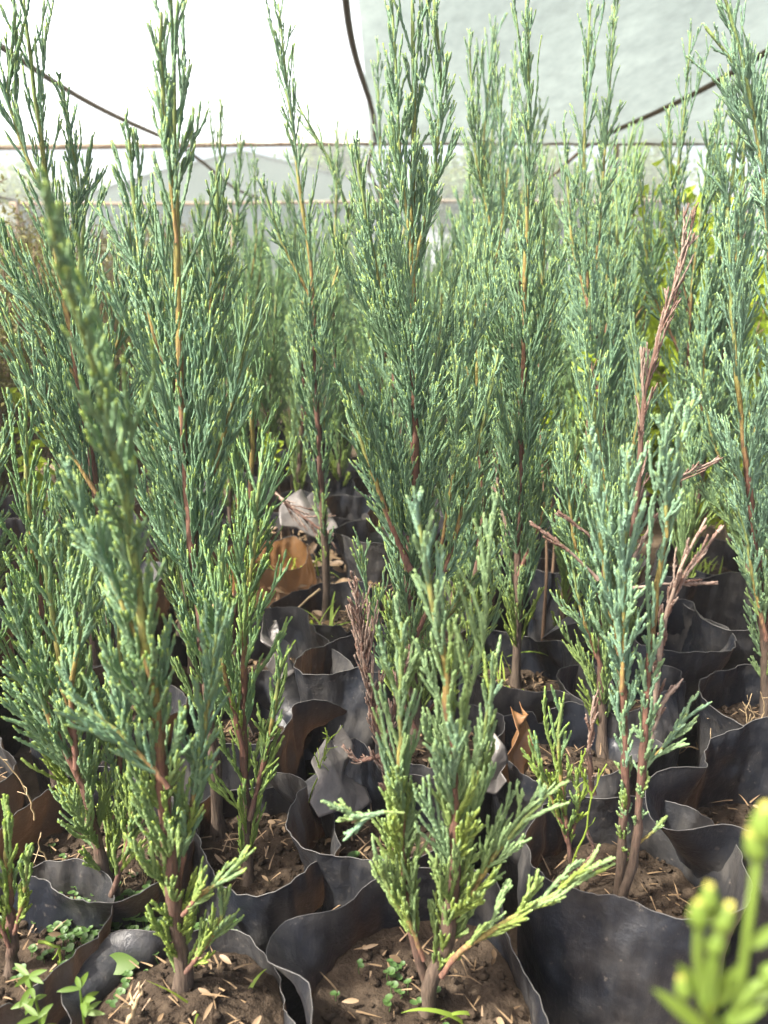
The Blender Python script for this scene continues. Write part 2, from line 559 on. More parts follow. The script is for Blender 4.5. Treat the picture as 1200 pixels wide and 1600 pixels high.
def rand_dirs(n, r, up=0.0):
    d = r.normal(size=(n, 3)); d[:, 2] += up
    return d / np.linalg.norm(d, axis=1)[:, None]


def broad_tree(x, y, h, cr, seed, label, lean=0.0):
    r = np.random.default_rng(seed)
    t = thing('tree', label, 'tree', (x, y, 0), 'trees beyond the net curtain')
    tr = Acc(); cr_ = Acc()
    base, _ = resample([(0, 0, 0), (0.1, 0, h * .3), (lean, 0.1, h * .62), (lean * 1.4, 0, h * .9)], 14)
    tr.add(*tube(base, np.linspace(h * .03, h * .006, 14), 8), (0.2, .5, 0))
    cl = []
    for k in range(16):
        i = int(r.integers(5, 13)); a = r.uniform(0, 6.28); L = cr * r.uniform(.5, 1.05) * (1.15 - 0.5 * i / 13)
        e = base[i] + np.array([math.cos(a) * L, math.sin(a) * L, L * r.uniform(.2, .8)])
        br, _ = resample([base[i], (base[i] + e) / 2 + (0, 0, .1 * L), e], 8)
        tr.add(*tube(br, np.linspace(h * .01, h * .003, 8), 5), (0.2, .5, 0))
        for q in (0.6, 0.85, 1.0): cl.append(base[i] + (e - base[i]) * q + r.normal(size=3) * .15 * cr)
    for k in range(8): cl.append(base[-1] + r.normal(size=3) * np.array([.4, .4, .25]) * cr)
    for c in cl:
        n = 90
        pos = c + r.normal(size=(n, 3)) * np.array([.30, .30, .2]) * cr * r.uniform(.5, 1)
        leaf_quads(pos, rand_dirs(n, r), rand_dirs(n, r, .5), r.uniform(.14, .28, n), r.uniform(.10, .18, n), cr_, np.full(n, r.random()) * .6 + r.random(n) * .4)
    link_mesh('trunk', tr.mesh('trunk'), t, M_TWIG)
    link_mesh('crown', cr_.mesh('crown', smooth=False), t, M_TREE)


broad_tree(-2.6, 33, 6.6, 1.9, 1, 'tall round-topped tree showing palely over the gabled tunnel', .2)
broad_tree(2.8, 30, 4.5, 1.6, 2, 'lower of the bushy trees behind the curtain right of the tunnel')
broad_tree(6.2, 31, 4.9, 1.9, 3, 'wide bushy tree behind the curtain beside the roof post')
broad_tree(9.8, 33, 5.2, 2.0, 4, 'wide tree behind the curtain beyond the yellow shrubs')
broad_tree(-13.5, 30, 3.6, 1.6, 5, 'small tree beyond the left end of the curtain')


def shrub(name, x, y, h, spread, nst, nlf, L, W, leafmat, label, cat, group, seed, upright=.6, umin=.15):
    r = np.random.default_rng(seed)
    t = thing(name, label, cat, (x, y, 0), group)
    st = Acc(); lf = Acc()
    for k in range(nst):
        a = r.uniform(0, 6.28); q = r.uniform(.2, 1) * spread; hh = h * r.uniform(.6, 1.0)
        e = np.array([math.cos(a) * q, math.sin(a) * q, hh])
        c, _ = resample([(0, 0, 0), e * np.array([.35, .35, .5]) + r.normal(size=3) * .02, e], 14)
        st.add(*tube(c, np.linspace(.006, .0015, 14) * (h / .9), 5), (0.3, r.random(), 0))
        n = nlf
        u = r.uniform(umin, 1.0, n); pos = np.stack([np.interp(u * 13, np.arange(14), c[:, j]) for j in range(3)], -1)
        # twigs: leaves sit off the stem
        off = rand_dirs(n, r, upright) * (r.uniform(0, spread * .45, n))[:, None]
        dirs = rand_dirs(n, r, upright)
        leaf_quads(pos + off, dirs, rand_dirs(n, r, .4), L * r.uniform(.6, 1.15, n), W * r.uniform(.7, 1.1, n), lf, r.random(n))
        for q in range(5):
            m = r.integers(n)
            st.add(*tube(np.stack([pos[m], pos[m] + off[m] * .6, pos[m] + off[m] * 1.2]), [.0016, .0013, .001], 4), (0.3, .5, 0))
    link_mesh('stem', st.mesh('stem'), t, M_TWIG)
    link_mesh('foliage', lf.mesh('foliage', smooth=False), t, leafmat)
    return t


# ------------------------------------------------------------------ juniper sprays
def bez(p0, d0, L, bend_to, n, r, wob=0.06):
    """polyline starting at p0 in direction d0 turning towards bend_to"""
    p = [np.asarray(p0, float)]; d = np.asarray(d0, float)
    for k in range(n - 1):
        d = d + (bend_to - d) * (1.1 / n) + r.normal(size=3) * wob
        d /= np.linalg.norm(d)
        p.append(p[-1] + d * L / (n - 1))
    return np.array(p)


def spray_template(L, r, step, S, rad, rich=1.0, whip=False):
    """a plume of cords along +X (s), offsets in Y,Z. returns verts, faces, cols"""
    A = Acc()
    X = np.array([1., 0, 0])

    def cord(p0, d0, l, rr, bend=X, wob=0.05):
        n = max(3, int(l / step) + 1)
        pts = bez(p0, d0, l, bend, n, r, wob)
        tt = np.linspace(0, 1, n)
        rd = rr * (0.82 + .36 * r.random(n)) * (1 - .48 * tt)
        v, f = tube(pts, rd, S, 0.26 if S >= 4 else 0.12)
        tipf = np.repeat(np.r_[tt, 1.0], S) * min(1.0, l / .012)
        rn = r.random()
        c = np.stack([np.clip((tipf - .35) / .65, 0, 1), np.full(len(v), rn), np.zeros(len(v))], -1)
        A.add(v, f, c)
        return pts

    def off(s_ang, az):
        return np.array([math.cos(s_ang), math.sin(s_ang) * math.cos(az), math.sin(s_ang) * math.sin(az)])

    ax = cord((0, 0, 0), X, L, rad * 1.05, X, 0.03)
    s = min(.010, L * .15); side = r.choice([-1, 1]); plane = r.uniform(-.3, .3)
    while s < L - .004:
        k = s / L * (len(ax) - 1); i = int(k); p = ax[i] + (ax[min(i + 1, len(ax) - 1)] - ax[i]) * (k - i)
        az = plane + (0 if side > 0 else math.pi) + r.normal() * .7
        l = min(.45 * (L - s) + .010, .062) * r.uniform(.6, 1.3) * (0.6 + .4 * min(1, s / .03))
        if whip and r.random() < .58: l = r.uniform(.004, .010)
        if r.random() < .12: l *= 1.4
        d = off(r.uniform(.20, .40) if whip else r.uniform(.26, .55), az)
        sub = cord(p, d, l, rad * .95)
        if l > .015:
            q = .005; sd = 1
            while q < l - .003:
                i2 = min(int(q / l * (len(sub) - 1)), len(sub) - 2)
                dd = sub[i2 + 1] - sub[i2]; dd /= np.linalg.norm(dd)
                az2 = az + sd * 1.2 + r.normal() * .6
                nn = off(1.57, az2)
                an = r.uniform(.3, .6)
                d2 = dd * math.cos(an) + nn * math.sin(an)
                cord(sub[i2], d2, r.uniform(.004, .011) * min(1, .5 + (l - q) / .03) * (.7 if whip else 1), rad * .85, X, .04)
                sd = -sd; q += r.uniform(.0050, .0095) / rich * (1.7 if whip else 1)
        if r.random() < .75:
            cord(p, off(r.uniform(.35, .7), r.uniform(0, 6.28)), r.uniform(.003, .009), rad * .85)
        side = -side; s += r.uniform(.0055, .0105) / rich * (1.35 if whip else 1)
    return np.concatenate(A.v), np.concatenate(A.f), np.concatenate(A.c), L


TL = [0.03, 0.05, 0.08, 0.12, 0.17, 0.23]
rt = np.random.default_rng(11)
LOD = {
    'near': dict(step=.0026, S=5, rad=.0017, rich=1.3),
    'mid': dict(step=.0045, S=4, rad=.00155, rich=1.15),
    'far': dict(step=.008, S=3, rad=.0021, rich=0.70),
}
TPL = {k: [[spray_template(L, rt, p['step'], p['S'], p['rad'], p['rich']) for q in range(4 if L < .15 else 3)] for L in TL] for k, p in LOD.items()}
WTP = {k: [[spray_template(L, rt, p['step'], p['S'], p['rad'] * .95, p['rich'], True) for q in range(4)] for L in TL] for k, p in LOD.items()}


def place_spray(A, curve, lod, r, tint=None, whip=False):
    """warp a template along a world polyline"""
    curve = np.asarray(curve, float)
    d = np.r_[0, np.cumsum(np.linalg.norm(np.diff(curve, axis=0), axis=1))]
    L = d[-1]
    i = int(np.argmin([abs(math.log(L / t)) for t in TL]))
    grp = (WTP if whip else TPL)[lod][i]
    v, f, c, L0 = grp[r.integers(len(grp))]
    s = np.clip(v[:, 0] / L0, 0, None) * L
    t, n, b = frames(curve)
    a = r.uniform(0, 6.28)
    ca, sa = math.cos(a), math.sin(a)
    vy = v[:, 1] * ca - v[:, 2] * sa; vz = v[:, 1] * sa + v[:, 2] * ca
    ip = lambda arr: np.stack([np.interp(s, d, arr[:, k]) for k in range(3)], -1)
    p = ip(curve) + ip(n) * vy[:, None] + ip(b) * vz[:, None]
    ex = np.clip(s - L, 0, None)
    p += t[-1] * ex[:, None]
    cc = c.copy()
    cc[:, 1] = np.clip(cc[:, 1] * .6 + r.random() * .4 + (tint or 0), 0, 1)
    A.add(p, f, cc)


def foliate(A, stem, length_fn, spacing, lod, r, t0=0.12, t1=1.0, ang=(0.28, 0.52), up=0.9, whip=.7, az0=0.0, flat=None, tint=None, seglim=None):
    """branches (plumes) in a spiral along a stem polyline"""
    d = np.r_[0, np.cumsum(np.linalg.norm(np.diff(stem, axis=0), axis=1))]
    T, N, B = frames(stem)
    Lt = d[-1]
    s = t0 * Lt; az = az0 + r.uniform(0, 6.28)
    Z = np.array([0, 0, 1.])
    while s < t1 * Lt:
        tt = s / Lt
        p = np.array([np.interp(s, d, stem[:, k]) for k in range(3)])
        i = min(int(np.searchsorted(d, s)), len(d) - 1)
        a = az if flat is None else (flat + (0 if r.random() < .5 else math.pi) + r.normal() * .5)
        rad = N[i] * math.cos(a) + B[i] * math.sin(a)
        l = length_fn(tt) * r.uniform(.6, 1.2)
        if l > .012:
            an = r.uniform(*ang)
            d0 = T[i] * math.cos(an) + rad * math.sin(an)
            tgt = T[i] * .55 + Z * .45 + rad * .14
            tgt /= np.linalg.norm(tgt)
            c = bez(p, d0, l, d0 + (tgt - d0) * up, 8, r, .045)
            place_spray(A, c, lod, r, tint, tt > whip)
        az += 2.4 + r.normal() * .35
        s += spacing * r.uniform(.7, 1.35) * (0.55 + .45 * min(1, l / .1)) * (1.5 if tt > whip else 1)


def stem_mesh(A, c, r0, r1, r, h0=0.0, h1=1.0, S=7):
    n = len(c)
    rd = np.linspace(r0, r1, n) * (1 + .10 * r.normal(size=n))
    if h0 == 0: rd[0] *= 1.7; rd[1] *= 1.15
    c = c + r.normal(size=c.shape) * r0 * .10
    v, f = tube(c, rd, S)
    hh = np.repeat(np.r_[np.linspace(h0, h1, n), h1], S)
    A.add(v, f, np.stack([hh, np.full(len(v), r.random()), np.zeros(len(v))], -1))


SAPL = 'juniper saplings in grow bags'


def sapling(name, label, base, stems, mat, lod, seed, dead=(), limbs=(), bare=0.10, group=SAPL, r0=.006, spacing=.0125, gh=.24):
    """stems / limbs: dicts(pts=[world pts], L=branch length profile [(t,len)..], t0, ...)"""
    r = np.random.default_rng(seed)
    base = np.asarray(base, float)
    t = thing(name, label, 'sapling', base, group)
    SA, FA = Acc(), Acc()
    for st in stems:
        c, Ls = resample(st['pts'], max(20, int(26)))
        prof = st['L']
        fn = lambda q, prof=prof: float(np.interp(q, [a for a, _ in prof], [b for _, b in prof]))
        stem_mesh(SA, c, st.get('r0', r0), st.get('r1', .0014), r, st.get('h0', 0), st.get('h1', 1))
        foliate(FA, c, fn, st.get('sp', spacing), lod, r, st.get('t0', bare), 1.0, st.get('ang', (.26, .50)), st.get('up', .9), st.get('whip', .56), flat=st.get('flat'), tint=st.get('tint'))
        # the leader itself is a plume
        d = np.r_[0, np.cumsum(np.linalg.norm(np.diff(c, axis=0), axis=1))]
        k = int(np.searchsorted(d, Ls - min(.22, Ls * .45)))
        place_spray(FA, c[max(0, k - 1):], lod, r, st.get('tint'), True)
    for v_, c_ in zip(FA.v, FA.c):
        c_[:, 2] = np.clip(1.15 - (v_[:, 2] - base[2]) / gh + r.normal() * .22, 0, 1)
    link_mesh('stem', SA.mesh('stem', base), t, M_BARK)
    link_mesh('foliage', FA.mesh('foliage', base), t, mat)
    if dead:
        DA = Acc()
        for st in dead:
            c, Ls = resample(st['pts'], 20)
            stem_mesh(DA, c, st.get('r0', .003), .001, r)
            prof = st['L']
            fn = lambda q, prof=prof: float(np.interp(q, [a for a, _ in prof], [b for _, b in prof]))
            foliate(DA, c, fn, st.get('sp', .016), lod, r, st.get('t0', .1), 1.0, st.get('ang', (.15, .4)), .9, st.get('whip', 0.0))
            if st.get('plume', True):
                d = np.r_[0, np.cumsum(np.linalg.norm(np.diff(c, axis=0), axis=1))]
                k = int(np.searchsorted(d, Ls - min(.10, Ls * .5)))
                place_spray(DA, c[max(0, k - 1):], lod, r, None, True)
        o = link_mesh('dead_branch', DA.mesh('dead_branch', base), t, M_DEAD)
        o['label'] = 'dry brown dead branch'
    return t


def pix(base_px, pts, lean=0.0, by=None):
    """stem through photo pixels, at the depth of its base; lean = metres towards (-) or away from the camera at the top"""
    b = P(*base_px, z=SOIL - .01)
    out = [b]
    n = len(pts)
    for k, q in enumerate(pts):
        dy = q[2] if len(q) > 2 else lean * (k + 1) / n
        out.append(P(q[0], q[1], y=b[1] + dy))
    return b, out


#==HEROES==
# ---- front row
b, s1 = pix((668, 1592), [(672, 1530), (700, 1470), (712, 1330), (708, 1160), (692, 1010), (665, 890), (650, 790)], -.03)
fork = s1[1]
bL = b[1]
mk = lambda pts, dy=0.0: [P(q[0], q[1], y=bL + (q[2] if len(q) > 2 else dy)) for q in pts]
sapling('juniper_sapling', 'short forked pale-tipped juniper sapling in the frontmost middle bag', b, [
    dict(pts=s1, L=[(0, .03), (.12, .04), (.3, .075), (.5, .075), (.7, .055), (.85, .04), (1, .02)], t0=.11, sp=.008, r0=.0070, h1=.9),
    dict(pts=mk([(665, 1535), (640, 1440), (628, 1330), (626, 1180), (626, 1060), (627, 970)], .0), L=[(0, .04), (.3, .065), (.6, .055), (1, .02)], t0=.12, sp=.008, r0=.0045, h0=.15, tint=.3),
    dict(pts=mk([(690, 1525), (715, 1488), (790, 1440), (870, 1395), (940, 1345)], -.03), L=[(0, .02), (.3, .045), (.7, .04), (1, .02)], t0=.18, r0=.0025, h0=.5, sp=.011, up=.4),
    dict(pts=mk([(705, 1450), (735, 1400), (780, 1325), (825, 1275), (858, 1238)], -.01), L=[(0, .03), (.4, .05), (.7, .04), (1, .02)], t0=.15, r0=.0025, h0=.5, sp=.011, up=.5),
    dict(pts=mk([(662, 1500), (640, 1440), (610, 1395), (588, 1345)], -.02), L=[(0, .02), (.5, .03), (1, .015)], t0=.25, r0=.002, h0=.5, up=.5),
    dict(pts=mk([(632, 1270), (600, 1268), (560, 1280), (530, 1258)], -.03), L=[(0, .0), (.3, .022), (1, .014)], t0=.2, r0=.0009, h0=1, sp=.007, up=.2),
    dict(pts=mk([(700, 1400), (735, 1290), (752, 1180), (765, 1090), (775, 1020)], .02), L=[(0, .03), (.4, .05), (1, .02)], t0=.1, r0=.002, h0=.5),
], M_FOL_B, 'near', 101, spacing=.010, gh=.46)

b, s1 = pix((288, 1590), [(285, 1500, 0), (268, 1380, -.005), (256, 1230, -.01), (238, 1080, -.02), (218, 930, -.035), (190, 760, -.06), (150, 590, -.09), (105, 440, -.12), (78, 335, -.14)])
bL = b[1]
sapling('juniper_sapling', 'juniper sapling in the front row whose thin tip leans left out of focus', b, [
    dict(pts=s1, L=[(0, .03), (.1, .045), (.25, .075), (.42, .075), (.6, .045), (.8, .03), (1, .015)], t0=.06, r0=.0075, r1=.0010, h1=1.35, whip=.85, tint=.6),
    dict(pts=mk([(262, 1230), (230, 1190), (180, 1140), (140, 1105), (112, 1080)], -.03), L=[(0, .03), (.4, .055), (1, .02)], t0=.15, r0=.002, h0=.5, up=.6),
    dict(pts=mk([(275, 1400), (300, 1260), (322, 1120), (335, 1020), (340, 955)], -.0), L=[(0, .04), (.4, .07), (1, .02)], t0=.15, r0=.0025, h0=.4),
    dict(pts=mk([(285, 1430), (310, 1400), (340, 1380), (378, 1345)], -.02), L=[(0, .03), (.4, .04), (1, .02)], t0=.1, r0=.002, h0=.4, up=.5),
    dict(pts=mk([(238, 1060), (195, 950), (140, 830), (105, 740)], -.03), L=[(0, .03), (.4, .05), (1, .015)], t0=.15, r0=.002, h0=.6),
    dict(pts=mk([(290, 1520), (320, 1480), (345, 1440), (352, 1390)], -.01), L=[(0, .02), (.4, .04), (1, .015)], t0=.1, r0=.002, h0=.3),
], M_FOL, 'near', 102, spacing=.0105)

b, s1 = pix((962, 1432), [(968, 1380), (978, 1250), (975, 1080), (950, 920), (930, 790), (920, 680)], -.02)
bL = b[1]
sapling('juniper_sapling', 'twin-stemmed juniper sapling with yellow-green tips and a dry brown side branch', b, [
    dict(pts=s1, L=[(0, .02), (.15, .02), (.3, .03), (.5, .048), (.7, .04), (.85, .028), (1, .015)], t0=.13, r0=.0055),
    dict(pts=mk([(965, 1425), (992, 1340), (1005, 1200), (1012, 1060), (1025, 930), (1045, 800), (1060, 700), (1086, 618)], -.02), L=[(0, .0), (.2, .015), (.4, .034), (.65, .034), (.85, .026), (1, .015)], t0=.15, r0=.0048, tint=.25),
    dict(pts=mk([(972, 1080), (975, 930), (978, 800), (982, 705)], -.03), L=[(0, .05), (.5, .05), (1, .015)], t0=.1, r0=.002, h0=.6),
    dict(pts=mk([(1042, 840), (1040, 760), (1035, 660)], -.03), L=[(0, .04), (.5, .03), (1, .015)], t0=.1, r0=.0015, h0=.7, tint=.3),
    dict(pts=mk([(1015, 1190), (1035, 1170), (1058, 1140), (1073, 1115)], -.0), L=[(0, .03), (.5, .035), (1, .015)], t0=.1, r0=.0015, h0=.6, up=.5),
    dict(pts=mk([(995, 1320), (1020, 1300), (1042, 1275)], -.02), L=[(0, .0), (.5, .012), (1, .01)], t0=.4, r0=.0015, h0=.6, up=.3),
], M_FOL_B, 'near', 103, bare=.2, spacing=.0105, dead=[
    dict(pts=mk([(1010, 1180), (1025, 1080), (1035, 980), (1065, 880), (1105, 808)], .02), L=[(0, .03), (.5, .035), (1, .012)]),
    dict(pts=mk([(1015, 1150), (1040, 1090), (1060, 1070)], .0), L=[(0, .02), (1, .015)]),
    dict(pts=mk([(985, 920), (1040, 912), (1120, 912)], .03), L=[(0, .0), (1, .008)], sp=.03, r0=.0016),
    dict(pts=mk([(935, 905), (890, 862), (828, 815)], .03), L=[(0, .0), (1, .008)], sp=.03, r0=.0016),
])

b, s1 = pix((905, 1408), [(890, 1330), (880, 1250), (872, 1160), (877, 1098)], 0)
bL = b[1]
sapling('juniper_sapling', 'small sparse juniper seedling with yellowed base beside the twin-stemmed one', b, [
    dict(pts=s1, L=[(0, .0), (.3, .02), (.6, .05), (1, .02)], t0=.3, r0=.003, tint=.1),
    dict(pts=mk([(888, 1320), (860, 1240), (840, 1190), (832, 1150)], 0), L=[(0, .02), (.5, .04), (1, .015)], t0=.15, r0=.002, h0=.4),
    dict(pts=mk([(895, 1300), (905, 1250), (900, 1200)], 0), L=[(0, .02), (.5, .03), (1, .015)], t0=.15, r0=.002, h0=.4, tint=.4),
], M_FOL_G, 'near', 104, dead=[dict(pts=mk([(925, 1240), (920, 1160), (935, 1090)], .04), L=[(0, .02), (.5, .02), (1, .01)]),
                              dict(pts=mk([(890, 1380), (930, 1330), (915, 1300)], .0), L=[(0, .0), (1, .01)], sp=.02, r0=.002)])

b, s1 = pix((18, 1530), [(20, 1470), (14, 1400), (10, 1320), (12, 1258)], 0)
bL = b[1]
sapling('juniper_sapling', 'stubby green juniper sapling cut by the left border above the leafy weeds', b, [
    dict(pts=s1, L=[(0, .02), (.3, .05), (.7, .04), (1, .015)], t0=.15, r0=.006),
    dict(pts=mk([(22, 1460), (38, 1400), (44, 1330)], -.01), L=[(0, .02), (.5, .03), (1, .015)], t0=.15, r0=.002, h0=.4),
    dict(pts=mk([(15, 1480), (-20, 1400), (-30, 1300)], -.01), L=[(0, .02), (.5, .04), (1, .015)], t0=.15, r0=.002, h0=.4),
], M_FOL_G, 'near', 105)

# ---- second row
b, s1 = pix((182, 1420), [(155, 1330), (120, 1180), (95, 1050), (78, 930), (62, 835)], 0)
bL = b[1]
sapling('juniper_sapling', 'low bushy blue-green juniper with several spreading leaders in the second row', b, [
    dict(pts=s1, L=[(0, .05), (.15, .08), (.35, .12), (.6, .11), (.8, .07), (1, .02)], t0=.08, r0=.007, ang=(.35, .7)),
    dict(pts=mk([(170, 1390), (185, 1250), (190, 1110), (185, 980), (190, 880)], .02), L=[(0, .05), (.4, .09), (.7, .07), (1, .02)], t0=.08, r0=.004, h0=.2, ang=(.35, .7)),
    dict(pts=mk([(130, 1230), (80, 1130), (40, 1020), (10, 920)], -.02), L=[(0, .04), (.4, .06), (1, .02)], t0=.1, r0=.003, h0=.4),
    dict(pts=mk([(120, 1200), (110, 1080), (130, 960), (150, 870)], -.03), L=[(0, .04), (.4, .06), (1, .02)], t0=.1, r0=.003, h0=.4),
    dict(pts=mk([(175, 1400), (200, 1320), (215, 1240), (225, 1180)], -.03), L=[(0, .03), (.4, .05), (1, .02)], t0=.1, r0=.003, h0=.2),
], M_FOL, 'near', 106)

b, s1 = pix((343, 1312), [(332, 1150), (312, 960), (292, 760), (280, 560), (276, 380), (272, 180), (268, 0), (266, -50)], .02)
bL = b[1]
sapling('juniper_sapling', 'tall slender juniper left of centre whose red-brown stem shows through', b, [
    dict(pts=s1, L=[(0, .0), (.12, .06), (.28, .13), (.48, .17), (.60, .13), (.75, .08), (.93, .05), (1, .03)], t0=.13, r0=.0072),
    dict(pts=mk([(318, 700), (325, 600), (330, 480), (338, 360), (340, 255)], .06), L=[(0, .08), (.5, .09), (1, .02)], t0=.05, r0=.0035, h0=.35, tint=.2),
    dict(pts=mk([(285, 640), (240, 520), (215, 380), (200, 200)], .03), L=[(0, .06), (.5, .07), (1, .02)], t0=.1, r0=.003, h0=.5),
    dict(pts=mk([(276, 380), (262, 230), (250, 100), (252, 20)], -.01), L=[(0, .06), (.5, .04), (1, .015)], t0=.1, r0=.002, h0=.6),
    dict(pts=mk([(300, 860), (345, 700), (375, 580), (400, 470)], .02), L=[(0, .07), (.5, .08), (1, .02)], t0=.1, r0=.003, h0=.45),
], M_FOL, 'mid', 107)

b, s1 = pix((388, 1385), [(385, 1270), (378, 1120), (385, 960), (400, 820), (408, 720)], .03)
bL = b[1]
sapling('juniper_sapling', 'bright green feathery juniper sharing a bag with the tall slender one', b, [
    dict(pts=s1, L=[(0, .05), (.15, .08), (.4, .10), (.7, .08), (1, .03)], t0=.06, r0=.005, ang=(.35, .65)),
    dict(pts=mk([(390, 1280), (415, 1180), (430, 1100), (440, 1030)], .0), L=[(0, .03), (.4, .05), (1, .02)], t0=.12, r0=.003, h0=.2, tint=.2),
    dict(pts=mk([(382, 1180), (350, 1050), (345, 930), (350, 830)], .0), L=[(0, .05), (.4, .08), (1, .02)], t0=.12, r0=.003, h0=.4),
], M_FOL_G, 'mid', 108)

# dead sapling
b, s1 = pix((612, 1290), [(600, 1200), (580, 1080), (566, 980), (556, 905)], 0)
bL = b[1]
r_ = np.random.default_rng(5)
t = thing('dead_sapling', 'dry reddish-brown dead sapling left of the central trunk', 'sapling', b, 'dead juniper saplings')
DA, SA = Acc(), Acc()
for pts, lp in [(s1, [(0, .0), (.2, .04), (.6, .06), (1, .03)]), (mk([(598, 1180), (560, 1190), (545, 1180)], 0), [(0, .01), (1, .02)]),
                (mk([(602, 1160), (625, 1080), (640, 1010)], 0), [(0, .03), (1, .02)])]:
    c, Ls = resample(pts, 18)
    stem_mesh(SA, c, .0035, .0012, r_, .25, .4)
    foliate(DA, c, lambda q, lp=lp: float(np.interp(q, [a for a, _ in lp], [k for _, k in lp])), .012, 'mid', r_, .1, 1, (.25, .5))
    place_spray(DA, c[8:], 'mid', r_)
link_mesh('stem', SA.mesh('stem', b), t, M_BARK)
link_mesh('foliage', DA.mesh('foliage', b), t, M_DEAD)

# ---- third row
b, s1 = pix((178, 1130), [(170, 950), (145, 720), (118, 560), (92, 420), (70, 260), (48, 90), (34, -40)], 0)
bL = b[1]
sapling('juniper_sapling', 'tallest juniper by the left border with long side plumes sweeping left', b, [
    dict(pts=s1, L=[(0, .03), (.15, .12), (.4, .19), (.58, .14), (.75, .08), (.93, .05), (1, .03)], t0=.08, r0=.008),
    dict(pts=mk([(150, 770), (95, 680), (50, 600), (5, 480)], -.03), L=[(0, .07), (.5, .08), (1, .02)], t0=.1, r0=.003, h0=.6),
    dict(pts=mk([(125, 600), (70, 510), (20, 430), (-10, 330)], .0), L=[(0, .07), (.5, .07), (1, .02)], t0=.1, r0=.003, h0=.65),
    dict(pts=mk([(95, 430), (125, 300), (100, 150), (92, 130)], .02), L=[(0, .06), (.5, .05), (1, .02)], t0=.1, r0=.002, h0=.7),
    dict(pts=mk([(135, 660), (190, 520), (205, 400), (200, 330)], .06), L=[(0, .08), (.5, .08), (1, .02)], t0=.1, r0=.003, h0=.5),
    dict(pts=mk([(80, 330), (35, 230), (10, 150), (25, 20)], -.02), L=[(0, .05), (.5, .05), (1, .02)], t0=.1, r0=.002, h0=.7),
], M_FOL, 'mid', 109)

b, s1 = pix((652, 1165), [(645, 1050), (640, 900), (648, 740), (646, 540), (642, 380), (645, 200), (647, 0), (648, -60)], 0)
bL = b[1]
sapling('juniper_sapling', 'tall dense central juniper with one straight red-brown stem', b, [
    dict(pts=s1, L=[(0, .08), (.1, .16), (.3, .20), (.5, .22), (.60, .15), (.75, .085), (.92, .055), (1, .03)], t0=.03, r0=.0085, sp=.0115),
    dict(pts=mk([(640, 890), (600, 790), (565, 690), (540, 610)], -.03), L=[(0, .07), (.5, .08), (1, .02)], t0=.15, r0=.0045, h0=.35),
    dict(pts=mk([(648, 1000), (700, 880), (735, 750), (765, 620), (780, 545)], -.03), L=[(0, .06), (.5, .08), (1, .02)], t0=.15, r0=.0035, h0=.35),
    dict(pts=mk([(690, 850), (712, 720), (715, 600), (712, 555)], -.04), L=[(0, .06), (.5, .05), (1, .02)], t0=.1, r0=.002, h0=.6, tint=.2),
    dict(pts=mk([(646, 420), (625, 250), (618, 100), (612, 0)], -.01), L=[(0, .08), (.5, .05), (1, .02)], t0=.1, r0=.002, h0=.7),
    dict(pts=mk([(646, 420), (680, 280), (690, 120), (678, 0)], -.01), L=[(0, .08), (.5, .05), (1, .02)], t0=.1, r0=.002, h0=.7),
    dict(pts=mk([(646, 600), (600, 480), (570, 330), (555, 225)], .02), L=[(0, .09), (.5, .07), (1, .02)], t0=.1, r0=.003, h0=.6),
    dict(pts=mk([(650, 1140), (605, 1040), (575, 930), (562, 850)], -.02), L=[(0, .06), (.5, .08), (1, .02)], t0=.1, r0=.003, h0=.4),
    dict(pts=mk([(655, 1130), (720, 1050), (755, 980), (772, 900)], .02), L=[(0, .06), (.5, .08), (1, .02)], t0=.1, r0=.003, h0=.4),
    dict(pts=mk([(650, 1020), (705, 960), (740, 900), (770, 870)], .04), L=[(0, .06), (.5, .07), (1, .02)], t0=.1, r0=.003, h0=.4),
], M_FOL, 'mid', 110)

b, s1 = pix((806, 1080), [(810, 950), (812, 780), (818, 560), (822, 380), (826, 200), (824, 40), (822, -20)], 0)
bL = b[1]
sapling('juniper_sapling', 'tall narrow juniper with long whip tip, first right of the central one', b, [
    dict(pts=s1, L=[(0, .10), (.1, .14), (.3, .17), (.5, .16), (.66, .10), (.85, .05), (1, .03)], t0=.06, r0=.007),
    dict(pts=mk([(812, 700), (780, 600), (765, 480), (758, 380)], .02), L=[(0, .07), (.5, .07), (1, .02)], t0=.1, r0=.003, h0=.5),
    dict(pts=mk([(815, 640), (845, 520), (850, 400), (848, 280)], .02), L=[(0, .07), (.5, .06), (1, .02)], t0=.1, r0=.003, h0=.5, tint=.15),
    dict(pts=mk([(810, 900), (850, 800), (870, 720), (880, 640)], -.02), L=[(0, .05), (.5, .06), (1, .02)], t0=.1, r0=.003, h0=.4),
], M_FOL, 'mid', 111, dead=[dict(pts=mk([(805, 960), (795, 850), (775, 740), (790, 560), (785, 500)], .03), L=[(0, .03), (.5, .03), (1, .02)])])

